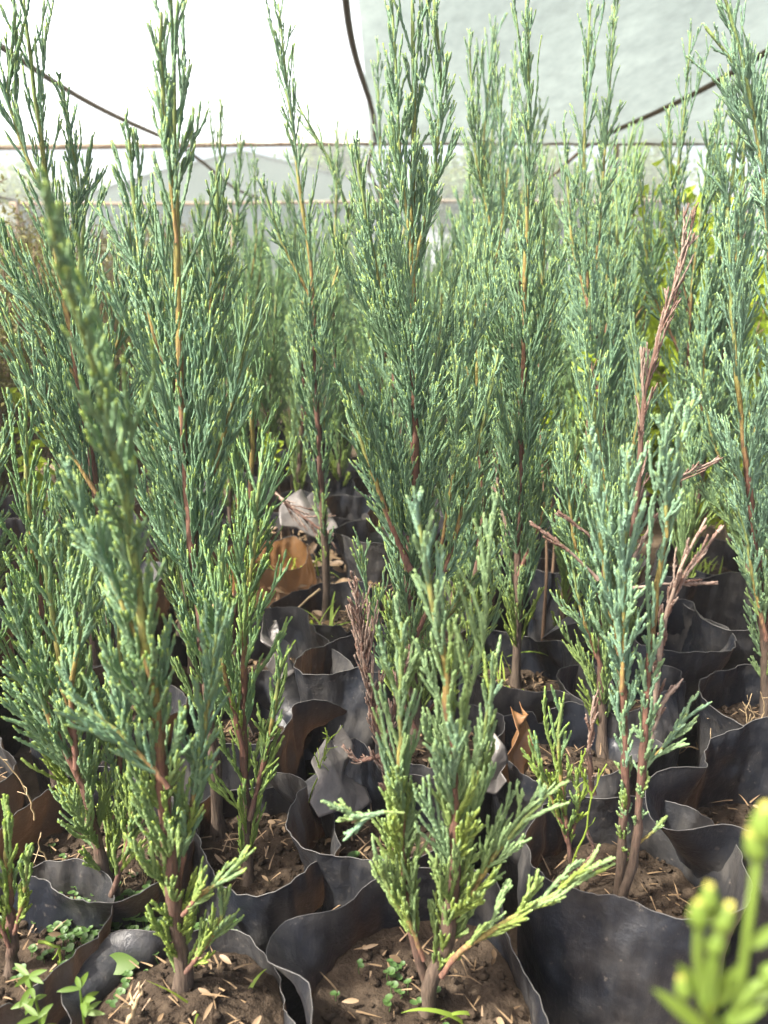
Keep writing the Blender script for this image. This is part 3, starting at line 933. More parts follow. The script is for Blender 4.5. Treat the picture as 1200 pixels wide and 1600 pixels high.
b, s1 = pix((942, 1185), [(940, 1050), (945, 900), (952, 780), (925, 640), (915, 545)], 0)
bL = b[1]
sapling('juniper_sapling', 'juniper topped by a long withered reddish-brown leader', b, [
    dict(pts=s1, L=[(0, .08), (.15, .12), (.4, .15), (.7, .12), (1, .03)], t0=.06, r0=.007),
    dict(pts=mk([(945, 950), (900, 860), (885, 760), (880, 690)], .0), L=[(0, .05), (.5, .08), (1, .02)], t0=.12, r0=.003, h0=.4),
    dict(pts=mk([(942, 1050), (915, 980), (900, 920), (895, 880)], -.02), L=[(0, .05), (.5, .06), (1, .02)], t0=.12, r0=.003, h0=.4),
], M_FOL, 'mid', 112, dead=[
    dict(pts=mk([(960, 960), (985, 860), (1000, 740), (1005, 620), (1030, 520), (1062, 420), (1088, 325)], -.02), L=[(0, .01), (.3, .035), (.6, .05), (.85, .025), (1, .012)], t0=.22, sp=.010, r0=.0045),
    dict(pts=mk([(985, 880), (1030, 800), (1060, 745), (1126, 716)], .0), L=[(0, .02), (1, .015)], sp=.016, r0=.0022),
    dict(pts=mk([(950, 880), (920, 835), (872, 800)], -.02), L=[(0, .0), (1, .01)], sp=.02, r0=.002),
])

b, s1 = pix((1198, 1130), [(1195, 1000), (1180, 850), (1165, 720), (1152, 600), (1142, 450), (1138, 330)], -.03)
bL = b[1]
sapling('juniper_sapling', 'pale bluish juniper cut by the right border, its plumes curving left', b, [
    dict(pts=s1, L=[(0, .03), (.2, .08), (.5, .12), (.75, .08), (1, .02)], t0=.08, r0=.007),
    dict(pts=mk([(1200, 1000), (1215, 800), (1210, 560), (1200, 380), (1185, 290)], -.02), L=[(0, .06), (.5, .07), (1, .02)], t0=.1, r0=.004, h0=.3),
    dict(pts=mk([(1205, 700), (1225, 450), (1190, 220), (1150, 100), (1100, 40)], -.04), L=[(0, .06), (.5, .06), (.8, .05), (1, .02)], t0=.1, r0=.003, h0=.5),
    dict(pts=mk([(1205, 420), (1190, 250), (1160, 90), (1130, -10)], -.04), L=[(0, .07), (.5, .08), (1, .03)], t0=.1, r0=.003, h0=.6),
    dict(pts=mk([(1198, 1000), (1175, 900), (1165, 830), (1150, 790)], -.03), L=[(0, .05), (.5, .06), (1, .02)], t0=.1, r0=.003, h0=.5),
], M_FOL_B, 'mid', 113)

# ---- behind
b, s1 = pix((510, 985), [(508, 860), (498, 700), (490, 540), (488, 430), (468, 290), (448, 130), (433, 0)], 0)
bL = b[1]
sapling('juniper_sapling', 'slim juniper standing alone in the gap left of the central one', b, [
    dict(pts=s1, L=[(0, .0), (.1, .03), (.22, .06), (.35, .13), (.52, .14), (.68, .085), (.9, .05), (1, .03)], t0=.12, r0=.0072),
    dict(pts=mk([(495, 560), (520, 450), (550, 340), (510, 240), (466, 165)], .1), L=[(0, .06), (.5, .05), (1, .02)], t0=.1, r0=.003, h0=.6, tint=.5),
    dict(pts=mk([(488, 470), (440, 380), (420, 320), (408, 280)], .0), L=[(0, .07), (.5, .07), (1, .02)], t0=.1, r0=.003, h0=.6),
], M_FOL, 'mid', 114)


def tall(base_x, base_y, tipx, tipy, label, seed, L=.17, mat=M_FOL, extra=(), lod='mid', wob=8, sp=.0125):
    b = np.array([base_x, base_y, SOIL - .01])
    tip = P(tipx, tipy, y=base_y)
    rr = np.random.default_rng(seed)
    pts = [b]
    for q in (.25, .5, .75):
        pts.append(b + (tip - b) * q + np.array([rr.normal() * .012, rr.normal() * .012, 0]))
    pts.append(tip)
    st = [dict(pts=pts, L=[(0, L * .5), (.12, L * .9), (.4, L * 1.2), (.55, L), (.72, L * .45), (.93, L * .27), (1, .03)], t0=.04, r0=.007, whip=.5)]
    for (ex, ey, q) in extra:
        p0 = b + (tip - b) * q; p1 = P(ex, ey, y=base_y + rr.normal() * .03)
        mid = p0 + (p1 - p0) * .45 + np.array([(p1 - p0)[0] * .25, 0, 0])
        st.append(dict(pts=[p0, mid, p1], L=[(0, .06), (.5, .07), (1, .02)], t0=.08, r0=.003, h0=q, tint=rr.uniform(0, .3)))
    sapling('juniper_sapling', label, b, st, mat, lod, seed, spacing=sp)


tall(.20, 1.42, 775, 100, 'juniper with a forked crooked tip behind the narrow whip-tipped one', 201, .15, M_FOL, [(733, 65, .72), (760, 250, .5)])
tall(.42, 1.36, 922, 2, 'tall blue-green juniper with two parallel thin tips near the roof post', 202, .17, M_FOL, [(962, -10, .6), (880, 190, .5), (990, 280, .45)])
tall(.60, 1.42, 1080, 40, 'broad dense juniper behind the withered brown leader', 203, .14, M_FOL, [(1045, 170, .55), (1130, 150, .55), (1000, 280, .45), (1110, 210, .4)])
tall(.33, 1.62, 850, 240, 'mid-height juniper half hidden behind the whip-tipped one', 204, .18, M_FOL_G, [(905, 250, .5)])
tall(.78, 1.62, 1120, 230, 'tall green juniper under the rope by the yellow shrubs', 205, .12, M_FOL_G, [(1160, 330, .5)])
tall(.02, 1.60, 590, 75, 'thin tall juniper whip rising just left behind the central one', 206, .14, M_FOL, [(560, 220, .5), (610, 180, .6)])
tall(-.38, 1.80, 345, 150, 'tall thin juniper whip rising right behind the slender one', 207, .13, M_FOL_G, [(375, 215, .6)])
tall(-.12, 2.05, 527, 195, 'distant thin juniper in the gap, tip over the far pipe', 208, .13, M_FOL_G, [])
tall(.66, 1.16, 1150, 540, 'juniper in the right rows below the pale bluish one', 209, .16, M_FOL, [(1095, 580, .5)])
tall(-.58, 1.12, 150, 560, 'juniper behind the tallest left one, tip against the olive shrubs', 210, .15, M_FOL, [(120, 600, .5)])
tall(.40, 1.12, 985, 500, 'shorter juniper just behind the withered brown leader', 211, .15, M_FOL, [(1010, 560, .5)])
tall(-.42, 2.15, 396, 235, 'dark slim juniper far back between the slender one and the slim lone one', 217, .14, M_FOL_G, [(412, 330, .5)])
tall(-.22, 1.02, 380, 470, 'juniper filling the row behind the slender left one', 212, .13, M_FOL_G, [(340, 480, .5)])
tall(-.40, .80, 40, 600, 'shorter juniper below the sweeping plumes of the tallest left one', 213, .13, M_FOL_G, [])
tall(-.36, 1.25, 232, 520, 'juniper between the tallest left one and the slender one', 214, .15, M_FOL, [(215, 560, .5)])

tall(.295, 1.20, 905, 640, 'short juniper between the whip-tipped one and the twin-stemmed one', 218, .11, M_FOL_G, [])
tall(.125, 1.16, 735, 650, 'short juniper in the shade between the central and whip-tipped ones', 219, .11, M_FOL, [])
tall(-.53, .77, 8, 690, 'low juniper at the left border behind the bushy one', 215, .10, M_FOL_G, [])
tall(-.66, 1.02, 20, 640, 'low dark juniper at the left border under the sunlit weeds', 216, .11, M_FOL, [])

# ------------------------------------------------------------------ far rows: copies of a few kinds
protos = []
for k in range(6):
    rr = np.random.default_rng(400 + k)
    H = .66 + .03 * k
    L = .15 + .012 * (k % 3)
    pts = [(0, 0, 0), (rr.normal() * .01, rr.normal() * .01, H * .4), (rr.normal() * .02, rr.normal() * .02, H * .75), (rr.normal() * .03, rr.normal() * .02, H)]
    st = [dict(pts=pts, L=[(0, L * .5), (.1, L * .9), (.4, L * 1.1), (.65, L), (.85, L * .6), (1, .03)], t0=.05, r0=.007)]
    for q in range(2):
        a = rr.uniform(0, 6.28); p0 = np.array(pts[1]) * (.8 + .5 * q)
        e = p0 + np.array([math.cos(a) * .06, math.sin(a) * .06, H * .42])
        st.append(dict(pts=[p0, p0 + (e - p0) * .45 + np.array([math.cos(a) * .02, math.sin(a) * .02, 0]), e], L=[(0, .06), (.5, .07), (1, .02)], t0=.08, r0=.003, h0=.45))
    protos.append(sapling('juniper_sapling', 'far juniper', (0, 0, 0), st, M_FOL_G if k % 3 == 2 else M_FOL, 'far' if k > 1 else 'mid', 400 + k, spacing=.0135))

BAGS = [
    # x, y, R, H(rim), seed, label
    (-.345, .545, .092, .215, 1, 'black grow bag of the stubby sapling at the left border'),
    (-.165, .475, .092, .180, 2, 'crumpled low grow bag heaped with brown soil in the front row'),
    (.035, .505, .100, .228, 3, 'frontmost middle black grow bag, open with soil and clover inside'),
    (.235, .615, .100, .236, 4, 'broad scratched black grow bag under the twin-stemmed sapling'),
    (-.300, .665, .098, .215, 5, 'weedy grow bag with rust-brown inner wall under the bushy juniper'),
    (-.130, .680, .086, .210, 6, 'grow bag shared by the slender and the bright green junipers'),
    (-.005, .675, .080, .242, 7, 'black grow bag with peaked rim around the dead sapling'),
    (.415, .690, .098, .268, 8, 'tall grow bag with pale dusty fold beside the flowering weed'),
    (.225, .815, .090, .225, 9, 'black grow bag directly behind the broad scratched one'),
    (-.045, .965, .082, .262, 10, 'tall grow bag with straight creased front left of the central trunk'),
    (.070, .860, .080, .215, 21, 'grow bag with rolled rim under the central juniper'),
    (-.385, .925, .092, .225, 11, 'grow bag under the tallest left juniper'),
    (-.520, .760, .092, .22, 23, 'grow bag by the left border behind the low bushy juniper'),
    (-.500, .560, .092, .21, 24, 'grow bag cut by the left border next to the stubby sapling'),
    (-.230, 1.44, .088, .245, 22, 'grow bag with painted orange-brown backlit glow in the gap left of centre'),
    (-.190, .885, .088, .23, 12, 'grow bag hidden behind the slender left juniper'),
    (.195, 1.02, .090, .235, 13, 'grow bag under the narrow whip-tipped juniper'),
    (.330, .945, .080, .235, 14, 'grow bag beneath the withered brown leader'),
    (.530, .905, .095, .235, 15, 'black grow bag with dry stalks at the right border'),
    (.430, 1.08, .090, .255, 16, 'smooth upright black grow bag between the dead branches and the right border'),
    (-.170, 1.06, .085, .250, 17, 'grow bag with grey folded flap at the edge of the gap'),
    (-.095, 1.245, .092, .225, 18, 'grow bag with arching grass blades under the slim lone juniper'),
    (.570, 1.17, .092, .265, 19, 'black grow bag with pale folded corner at the right border'),
    (.070, 1.16, .085, .225, 20, 'grow bag wedged behind the central one'),
]

#==BAGS==
def bag_mesh(R, H, seed, flap=None, N=112, M=30):
    r = np.random.default_rng(1000 + seed)
    a = np.linspace(0, 2 * math.pi, N, endpoint=False)
    ph = r.uniform(0, 6.28, 8)
    def knots(n, lo, hi, soft=2):
        k = np.sort((np.arange(n) + r.uniform(-.33, .33, n)) / n * 2 * math.pi)
        v = r.uniform(lo, hi, n)
        y = np.interp(a, np.r_[k - 2 * math.pi, k, k + 2 * math.pi], np.r_[v, v, v])
        for q in range(soft): y = .25 * np.roll(y, 1) + .5 * y + .25 * np.roll(y, -1)
        return y
    nf = int(r.integers(5, 8))
    lens = knots(nf, .86, 1.20, 1)                      # flat panels between sharp folds
    # straight edges between the fold corners: polygon instead of arcs
    lens = lens * (1 + .05 * np.cos(2 * (a - ph[0])))
    lens /= lens.mean()
    crease = knots(int(r.integers(11, 16)), -.55, .45, 1)
    rim = H + knots(6, -.014, .014, 2) + knots(13, -.005, .005, 1)
    if r.random() < .5:                                  # a torn notch in the rim
        dd = np.angle(np.exp(1j * (a - ph[3]))); rim -= r.uniform(.012, .028) * np.clip(1 - np.abs(dd) / .12, 0, 1)
    bend = .16 * np.sin(a + ph[2]) + .13 * np.sin(2 * a + ph[3]) + .10 * np.sin(4 * a + ph[5])
    if flap:
        for (fa, fw, fb) in flap:
            dd = np.angle(np.exp(1j * (a - fa)))
            bend += fb * np.exp(-(dd / fw) ** 4)
            rim += .025 * abs(fb) / 2 * np.exp(-(dd / fw) ** 4)
    V = np.zeros((M, N, 3))
    rad = R * .90 * np.ones(N); z = np.zeros(N)
    prev_s = np.zeros(N)
    for k in range(M):
        q = (k / (M - 1)) ** .75
        s = rim * q
        ds = s - prev_s; prev_s = s
        e = np.clip((s - (SOIL - .01)) / .055, 0, 1)
        phi = bend * (e * e * (3 - 2 * e))
        rad = rad + np.sin(phi) * ds + R * .10 / M * 2 * (q < .5)
        z = z + np.cos(phi) * ds
        up = np.clip((s - .11) / .10, 0, 1)
        up = up * up * (3 - 2 * up)
        wr = np.array([mnoise.ridged_multi_fractal(Vector((math.cos(a[j]) * 3.2 + seed * 7.7, math.sin(a[j]) * 3.2, float(z[j]) * 14)), 1.0, 2.1, 3, 1.0, 2.0) for j in range(N)]) - 1.2
        rr = rad * (1 + (lens - 1) * (.12 + .80 * up)) * (1 + (.04 + .13 * up) * crease) + wr * (.0015 + .0036 * up)
        V[k, :, 0] = rr * np.cos(a); V[k, :, 1] = rr * np.sin(a); V[k, :, 2] = z
    i, j = np.meshgrid(np.arange(M - 1), np.arange(N), indexing='ij')
    j2 = (j + 1) % N
    f = np.stack([i * N + j, i * N + j2, (i + 1) * N + j2, (i + 1) * N + j], -1).reshape(-1, 4)
    A = Acc(); A.add(V.reshape(-1, 3), f, (0, .5, 0))
    rp = np.vstack([V[-1], V[-1][:1]])
    v, f = tube(rp, .0005, 5, cap=False); A.add(v, f, (0, .5, 1))      # cut edge of the film, coloured paler to carry its highlight
    ks = int(np.argmin(np.abs(V[:, :, 2].mean(1) - SOIL)))
    return A.mesh('film'), np.hypot(V[ks, :, 0], V[ks, :, 1]), np.arctan2(V[ks, :, 1], V[ks, :, 0])


def soil_mesh(rs, aa, seed, detail=True, heap=0.0):
    r = np.random.default_rng(2000 + seed)
    A = Acc(); N = len(aa); M = 22 if detail else 8
    V = np.zeros((M, N, 3))
    for k in range(M):
        q = 1 - k / (M - 1) * .995
        x, y = rs * .985 * q * np.cos(aa), rs * .985 * q * np.sin(aa)
        h = np.array([mnoise.fractal(Vector((float(x[j]) * 38 + seed, float(y[j]) * 38, seed * 3.1)), .9, 2.1, 4) for j in range(N)])
        V[k] = np.stack([x, y, SOIL - .004 + heap * (1 - q * q) + h * .006], -1)
    i, j = np.meshgrid(np.arange(M - 1), np.arange(N), indexing='ij'); j2 = (j + 1) % N
    A.add(V.reshape(-1, 3), np.stack([i * N + j, i * N + j2, (i + 1) * N + j2, (i + 1) * N + j], -1).reshape(-1, 4), (0, .5, 0))
    if detail:
        for k in range(170):      # crumbs and small clods
            q = math.sqrt(r.random()) * .92; an = r.uniform(0, 6.28); rr_ = float(np.interp(an, aa, rs)) * q
            s = .0012 + .0045 * r.random() ** 3
            th, ps = np.meshgrid(np.linspace(0, math.pi, 5), np.linspace(0, 2 * math.pi, 7)[:-1], indexing='ij')
            p = np.stack([np.sin(th) * np.cos(ps), np.sin(th) * np.sin(ps), np.cos(th) * .75], -1).reshape(-1, 3)
            p *= s * (1 + .25 * r.normal(size=(len(p), 1)))
            p += (rr_ * math.cos(an), rr_ * math.sin(an), SOIL + heap * (1 - q * q))
            ii, jj = np.meshgrid(np.arange(4), np.arange(6), indexing='ij'); jn = (jj + 1) % 6
            A.add(p, np.stack([ii * 6 + jj, (ii + 1) * 6 + jj, (ii + 1) * 6 + jn, ii * 6 + jn], -1).reshape(-1, 4), (0, r.random(), 0))
    return A.mesh('soil')


FLAPS = {2: [(-.4, .5, 2.0), (2.6, .5, 1.2)], 3: [(3.0, .35, .9)], 7: [(2.2, .45, 1.9)], 8: [(3.4, .35, .7)], 12: [(0.5, .5, 1.8)], 17: [(-1.2, .6, 2.2), (2.5, .4, 1.4)],
         16: [(2.8, .35, 1.4)], 19: [(2.9, .4, 1.7)], 13: [(-.7, .4, 1.3)], 9: [(.4, .4, 1.5)]}
GB = 'black polythene grow bags'
bag_protos = []
for (x, y, R, H, sd_, lab) in BAGS:
    t = thing('grow_bag', lab, 'grow bag', (x, y, 0), GB)
    me, rs, aa = bag_mesh(R, H, sd_, FLAPS.get(sd_))
    link_mesh('film', me, t, M_BAG_GLOW if sd_ == 22 else M_BAG)
    link_mesh('soil', soil_mesh(rs, aa, sd_, True, .03 if sd_ == 2 else .004), t, M_SOIL)
    if sd_ in (10, 13, 18, 19, 5): bag_protos.append(t)

# the remaining grid of bags and saplings
occ = [(q[0], q[1]) for q in BAGS]
sap_occ = [(-.385, .94), (.03, .9), (.2, 1.03), (.3, .97), (-.1, 1.24), (.20, 1.42), (.42, 1.36), (.60, 1.42), (.33, 1.62), (.80, 1.62), (.02, 1.60), (-.38, 1.8), (-.12, 2.05),
           (.66, 1.16), (-.58, 1.22), (.4, 1.12), (-.22, 1.02), (-.4, .8), (-.36, 1.25), (.53, .93), (-.16, 1.05), (.43, 1.08), (.57, 1.17)]
rg = np.random.default_rng(33)
row = 0
yy = .92
nb = 0
while yy < 6.2:
    row += 1
    half = .35 + yy * .58
    x = -half + rg.uniform(0, .1)
    while x < half:
        px_, py_ = x + rg.normal() * .018, yy + rg.normal() * .02
        x += .205
        if py_ > 1.9 and px_ < -.50 - .16 * (py_ - 1.9): continue       # the olive shrubs' bed
        if py_ > 2.0 and px_ > .75 + .25 * (py_ - 2.0): continue        # yellow shrubs' side
        if px_ > .68 and py_ > 1.5: continue
        free_b = min(math.hypot(px_ - a_, py_ - b_) for a_, b_ in occ) > .16
        free_s = min(math.hypot(px_ - a_, py_ - b_) for a_, b_ in sap_occ) > (.095 if px_ > .08 else .12)
        gap = -.32 < px_ < -.02 and 1.3 < py_ < 1.72
        place = 'in the gap left of centre' if gap else ('left of the gap' if px_ < -.15 else ('behind the central juniper' if px_ < .3 else 'in the right-hand rows'))
        if py_ < 2.9 and free_b:
            src = bag_protos[rg.integers(len(bag_protos))]
            dup(src, (px_, py_, 0), rg.uniform(0, 6.28), (1, 1, rg.uniform(.9, 1.05)), 'black grow bag mostly hidden by foliage ' + place, GB)
            occ.append((px_, py_)); nb += 1
        if free_s and not gap and not (px_ < -.42 and 1.12 < py_ < 1.9):
            k = rg.integers(len(protos)) if py_ > 1.7 else rg.integers(2)
            if py_ > 3.2 and rg.random() < .08: continue
            s = rg.uniform(.85, 1.15) * (1.0 if py_ < 3.2 else .95)
            if px_ > .25 and py_ < 3.0: s *= 1.22
            far = 'in the far rows ' if py_ > 2.6 else 'in the crowded rows '
            dup(protos[k], (px_, py_, SOIL - .01), rg.uniform(0, 6.28), (s, s, s * rg.uniform(.95, 1.1)), 'blue-green juniper packed ' + far + place, 'junipers packed in the rows behind', (rg.normal() * .05, rg.normal() * .05))
    yy += .20 if yy < 3.2 else .26

for p in protos:
    for ch in list(p.children): bpy.data.objects.remove(ch)
    bpy.data.objects.remove(p)

#==SIDE==
# ------------------------------------------------------------------ olive shrubs on the left, yellow shrubs on the right
ob = shrub('olive_shrub', -1.3, 2.6, 1.0, .17, 11, 190, .022, .009, M_OLIVE, 'twiggy olive-brown shrub in the bed along the left', 'shrub', 'olive shrubs in the left bed', 60)
ob2 = shrub('olive_shrub', -.95, 2.9, .96, .16, 11, 190, .022, .009, M_OLIVE, 'twiggy olive-brown shrub in the bed along the left', 'shrub', 'olive shrubs in the left bed', 61)
rg = np.random.default_rng(9)
for k in range(110):
    y = rg.uniform(1.9, 5.5); x = -rg.uniform(.56 + .16 * (y - 2), .60 + .5 * y)
    s = rg.uniform(.9, 1.12)
    dup((ob, ob2)[k % 2], (x, y, 0), rg.uniform(0, 6.28), (s, s, s))
yl = shrub('leafy_shrub', 1.55, 2.55, .95, .30, 10, 60, .065, .035, M_YEL, 'yellow-green broadleaf shrub glowing along the right edge of the junipers', 'shrub', 'yellow-green shrubs on the right', 70, .3)
yl2 = shrub('leafy_shrub', 1.25, 3.1, .90, .28, 9, 60, .060, .032, M_YEL, 'yellow-green broadleaf shrub glowing along the right edge of the junipers', 'shrub', 'yellow-green shrubs on the right', 71, .3)
for (x, y, s) in [(.93, 2.15, 1.10), (.80, 2.5, 1.02), (1.02, 2.55, 1.12), (1.15, 2.8, 1.1), (.78, 2.95, 1.0), (1.35, 2.3, 1.15), (1.75, 3.2, 1.08), (1.45, 3.7, .95), (1.05, 3.6, .85), (2.1, 3.7, 1.05), (1.7, 4.3, .9), (1.25, 4.4, .85), (2.3, 4.6, 1.0), (.75, 4.7, .82), (1.9, 5.2, .9), (1.5, 2.1, .92), (1.2, 2.35, .78)]:
    dup((yl, yl2)[int(x * 100) % 2], (x, y, 0), x * 7, (s, s, s))
for k, (x, y, h) in enumerate([(-1.05, 1.75, .46), (-.92, 1.95, .50), (-1.2, 2.0, .5)]):
    shrub('leafy_weed', x, y, h, .10, 5, 26, .05, .025, M_YEL, ['sunlit leafy weed low at the left border', 'sunlit leafy weed under the olive shrubs', 'taller sunlit leafy weed under the olive shrubs'][k], 'weed', 'sunlit weeds on the left', 80 + k, .3)
for k, (px_, py_, y) in enumerate([(880, 515, 1.27), (950, 520, 1.24), (1000, 600, 1.3), (435, 655, 2.0)]):
    p = P(px_, py_, y=y)
    shrub('leafy_weed', p[0], p[1], p[2], .05, 2, 16, .030, .012, M_YEL, ['bright weed left among the dark junipers behind the seedling', 'bright many-leaved weed glowing among the junipers', 'bright weed just left of the withered leader', 'bright weed in the far side of the gap'][k], 'weed', 'sunlit weeds among the junipers', 90 + k, .6, .80)

# old block at the left
A = Acc()
c0 = P(45, 730, z=.20)
bx = np.array([[sx * .11, sy * .055, sz] for sz in (0, .205) for sx, sy in ((-1, -1), (1, -1), (1, 1), (-1, 1))])
me = bpy.data.meshes.new('edging_block'); bm = bmesh.new(); bmesh.ops.create_cube(bm, size=1)
for v in bm.verts: v.co = Vector((v.co.x * .24, v.co.y * .11, v.co.z * .2 + .1))
bmesh.ops.bevel(bm, geom=bm.edges[:], offset=.006, segments=2, affect='EDGES')
bmesh.ops.subdivide_edges(bm, edges=bm.edges[:], cuts=3, use_grid_fill=True)
for v in bm.verts: v.co += Vector(mnoise.noise_vector(v.co * 30)) * .003
bm.to_mesh(me); bm.free()
o = link_mesh('edging_block', me, None, M_BRICK); o.location = (c0[0], c0[1], 0); o.rotation_euler = (0, 0, .1)
tag(o, 'weathered beige edging block on the ground by the left border', 'block')

# ------------------------------------------------------------------ weeds, grass, clover, dry stalks
def blade(A, p0, d0, L, W, r, droop=1.2, n=9, tw=0):
    p = np.asarray(p0, float); d = np.asarray(d0, float); d = d / np.linalg.norm(d)
    side = np.cross(d, (0, 0, 1.)); side /= np.linalg.norm(side) + 1e-9
    V = []
    for k in range(n):
        q = k / (n - 1); w_ = W * (1 - q ** 2.2) * .5 + W * .03
        V += [p - side * w_, p + side * w_]
        d = d + np.array([0, 0, -droop / n]) + r.normal(size=3) * .03; d /= np.linalg.norm(d)
        p = p + d * L / (n - 1)
    f = [(2 * k, 2 * k + 1, 2 * k + 3, 2 * k + 2) for k in range(n - 1)]
    A.add(V, f, (0, r.random(), 0))


def grass(x, y, n, L, label, seed, z=SOIL, W=.004, spread=.02, mat=M_GRASS):
    r = np.random.default_rng(seed); A = Acc()
    for k in range(n):
        a = r.uniform(0, 6.28)
        blade(A, (r.normal() * spread, r.normal() * spread, 0), (math.cos(a) * r.uniform(.2, .9), math.sin(a) * r.uniform(.2, .9), 1), L * r.uniform(.5, 1.1), W * r.uniform(.6, 1.1), r, r.uniform(.6, 2.2))
    o = link_mesh('grass_tuft', A.mesh('grass_tuft'), None, mat); o.location = (x, y, z)
    tag(o, label, 'grass', 'grass tufts in the bags')


q = P(520, 995, z=SOIL); grass(q[0] - .02, q[1] - .01, 22, .10, 'tuft of arching grass blades in the bag of the slim lone juniper', 300, W=.006)
q = P(470, 900, z=SOIL); grass(q[0], q[1], 26, .09, 'grass tuft in the sunlit gap behind the slim lone juniper', 301)
q = P(800, 1070, z=SOIL); grass(q[0] - .02, q[1], 14, .07, 'short grass under the whip-tipped juniper', 302, W=.003)
q = P(880, 1050, z=SOIL); grass(q[0], q[1], 7, .13, 'yellowing broad grass blades behind the small sparse seedling', 303, W=.009, spread=.006)
q = P(340, 1600, z=SOIL); grass(q[0], q[1], 3, .08, 'lone bright grass shoots at the bottom beside the leaning sapling', 304, W=.005, spread=.008)
q = P(60, 1080, z=SOIL); grass(q[0], q[1], 20, .09, 'grass tuft behind the low bushy juniper', 305)
q = P(1100, 900, z=SOIL); grass(q[0], q[1], 16, .06, 'grass tuft beside the right dark bags', 306)
q = P(700, 1590, z=SOIL); grass(q[0] + .02, q[1], 2, .06, 'short thick green shoot on the soil of the frontmost bag', 307, W=.005, spread=.004)


def clover(x, y, n, spread, label, seed, z=SOIL, size=.006):
    r = np.random.default_rng(seed); A = Acc()
    for k in range(n):
        c = np.array([r.normal() * spread, r.normal() * spread, r.uniform(.004, .014)])
        A.add(*tube(np.stack([c * (1, 1, 0), c * (1, 1, .6) + r.normal(size=3) * .001, c]), .0005, 4), (0, .5, 0))
        for q in range(2 + int(r.random() < .6)):
            a = r.uniform(0, 6.28); s = size * r.uniform(.6, 1.1)
            o_ = c + np.array([math.cos(a), math.sin(a), 0]) * s * .9
            m = 10; th = np.linspace(0, 2 * math.pi, m, endpoint=False)
            rim = o_ + np.stack([np.cos(th) * s, np.sin(th) * s * .9, np.sin(th + a) * s * .25], -1)
            mid = o_ + (rim - o_) * .45 - np.array([0, 0, .0006])
            V = np.vstack([rim, mid, o_[None] - (0, 0, .001)])
            f = [(i, (i + 1) % m, m + (i + 1) % m, m + i) for i in range(m)] + [(m + i, m + (i + 1) % m, m + (i + 2) % m, 2 * m) for i in range(0, m, 2)]
            A.add(V, f, (0, r.random(), 0))
    o = link_mesh('clover_seedlings', A.mesh('clover_seedlings'), None, M_CLOVER); o.location = (x, y, z)
    tag(o, label, 'clover', 'clover seedlings in the bags', 'stuff')


q = P(545, 1350, z=SOIL + .01); clover(q[0], q[1], 7, .012, 'round-leaved clover against the peaked bag wall', 310, SOIL + .003)
q = P(610, 1545, z=SOIL); clover(q[0], q[1], 16, .022, 'tiny clover seedlings on the soil of the frontmost bag', 311, size=.0035)
q = P(180, 1450, z=SOIL); clover(q[0], q[1], 230, .036, 'matted small weeds around the bushy juniper', 312, size=.0036)
q = P(100, 1400, z=SOIL); clover(q[0], q[1], 40, .024, 'small pale-leaved weeds by the rust-brown bag wall', 313, size=.0038)


def stalks(pts_list, label, mat, rad, group, name='dry_stalk', seed=0):
    r = np.random.default_rng(seed)
    o0 = np.asarray(pts_list[0][0], float)
    root = thing(name, label, 'weed', o0, group) if len(pts_list) > 1 else None
    for pts in pts_list:
        A = Acc()
        c, _ = resample(pts, 14)
        c = c + r.normal(size=c.shape) * .0007
        A.add(*tube(c - o0, np.linspace(rad, rad * .45, 14), 5), (0, r.random(), 0))
        for k in range(3):
            i = r.integers(4, 12); d = rand_dirs(1, r, .4)[0]
            e = c[i] + d * r.uniform(.008, .02)
            A.add(*tube(np.stack([c[i], (c[i] + e) / 2 + r.normal(size=3) * .001, e]) - o0, rad * .4, 4), (0, r.random(), 0))
        o = link_mesh('stalk' if root else name, A.mesh('stalk'), root, mat)
    if root: return root
    o.location = o0
    return tag(o, label, 'weed', group)


def pp(y, *pts): return [P(a, b_, y=y + (c[0] if c else 0)) for a, b_, *c in pts]


DS = 'dry weed stalks in the bags'
stalks([pp(.93, (1150, 1170), (1110, 1175), (1068, 1165), (1040, 1200)), pp(.90, (1150, 1260), (1140, 1210), (1152, 1170)), pp(.9, (1075, 1250), (1120, 1225), (1200, 1205))],
       'thin tan stalks bent over the right border bag', M_STRAW, .0012, DS, seed=1)
stalks([pp(.9, (1170, 1150), (1165, 1110), (1175, 1085)), pp(.9, (1160, 1150), (1180, 1115), (1160, 1100)), pp(.9, (1180, 1150), (1195, 1110), (1190, 1080)), pp(.9, (1110, 1145), (1112, 1110))],
       'clump of short dry stubble in the right border bag', M_STRAW, .001, DS, seed=2)
stalks([pp(.62, (870, 1400), (915, 1300), (925, 1240), (950, 1195)), pp(.62, (925, 1245), (905, 1200), (915, 1170))], 'forked green weed stalk between the seedling and the twin-stemmed sapling', M_GRASS, .0013, DS, 'weed_stalk', 3)
stalks([pp(.72, (480, 1260), (500, 1200), (510, 1160), (535, 1135)), pp(.72, (508, 1190), (512, 1150), (505, 1145)), pp(.72, (500, 1200), (490, 1175))], 'wiry thin weed before the pale torn flap', M_GRASS, .001, DS, 'weed_stalk', 4)
stalks([pp(.64, (55, 1280), (40, 1230), (10, 1190), (-10, 1170)), pp(.64, (90, 1370), (60, 1320), (62, 1300)), pp(.64, (120, 1440), (80, 1400), (55, 1360))], 'bent straw-coloured stalks at the left border', M_STRAW, .001, DS, seed=5)
stalks([pp(.64, (230, 1400), (215, 1340), (195, 1310)), pp(.64, (240, 1390), (245, 1340), (200, 1325)), pp(.64, (225, 1420), (230, 1370), (215, 1350)), pp(.64, (190, 1430), (185, 1390), (205, 1360))], 'criss-cross dry stalks right of the bushy juniper base', M_STRAW, .0009, DS, seed=6)
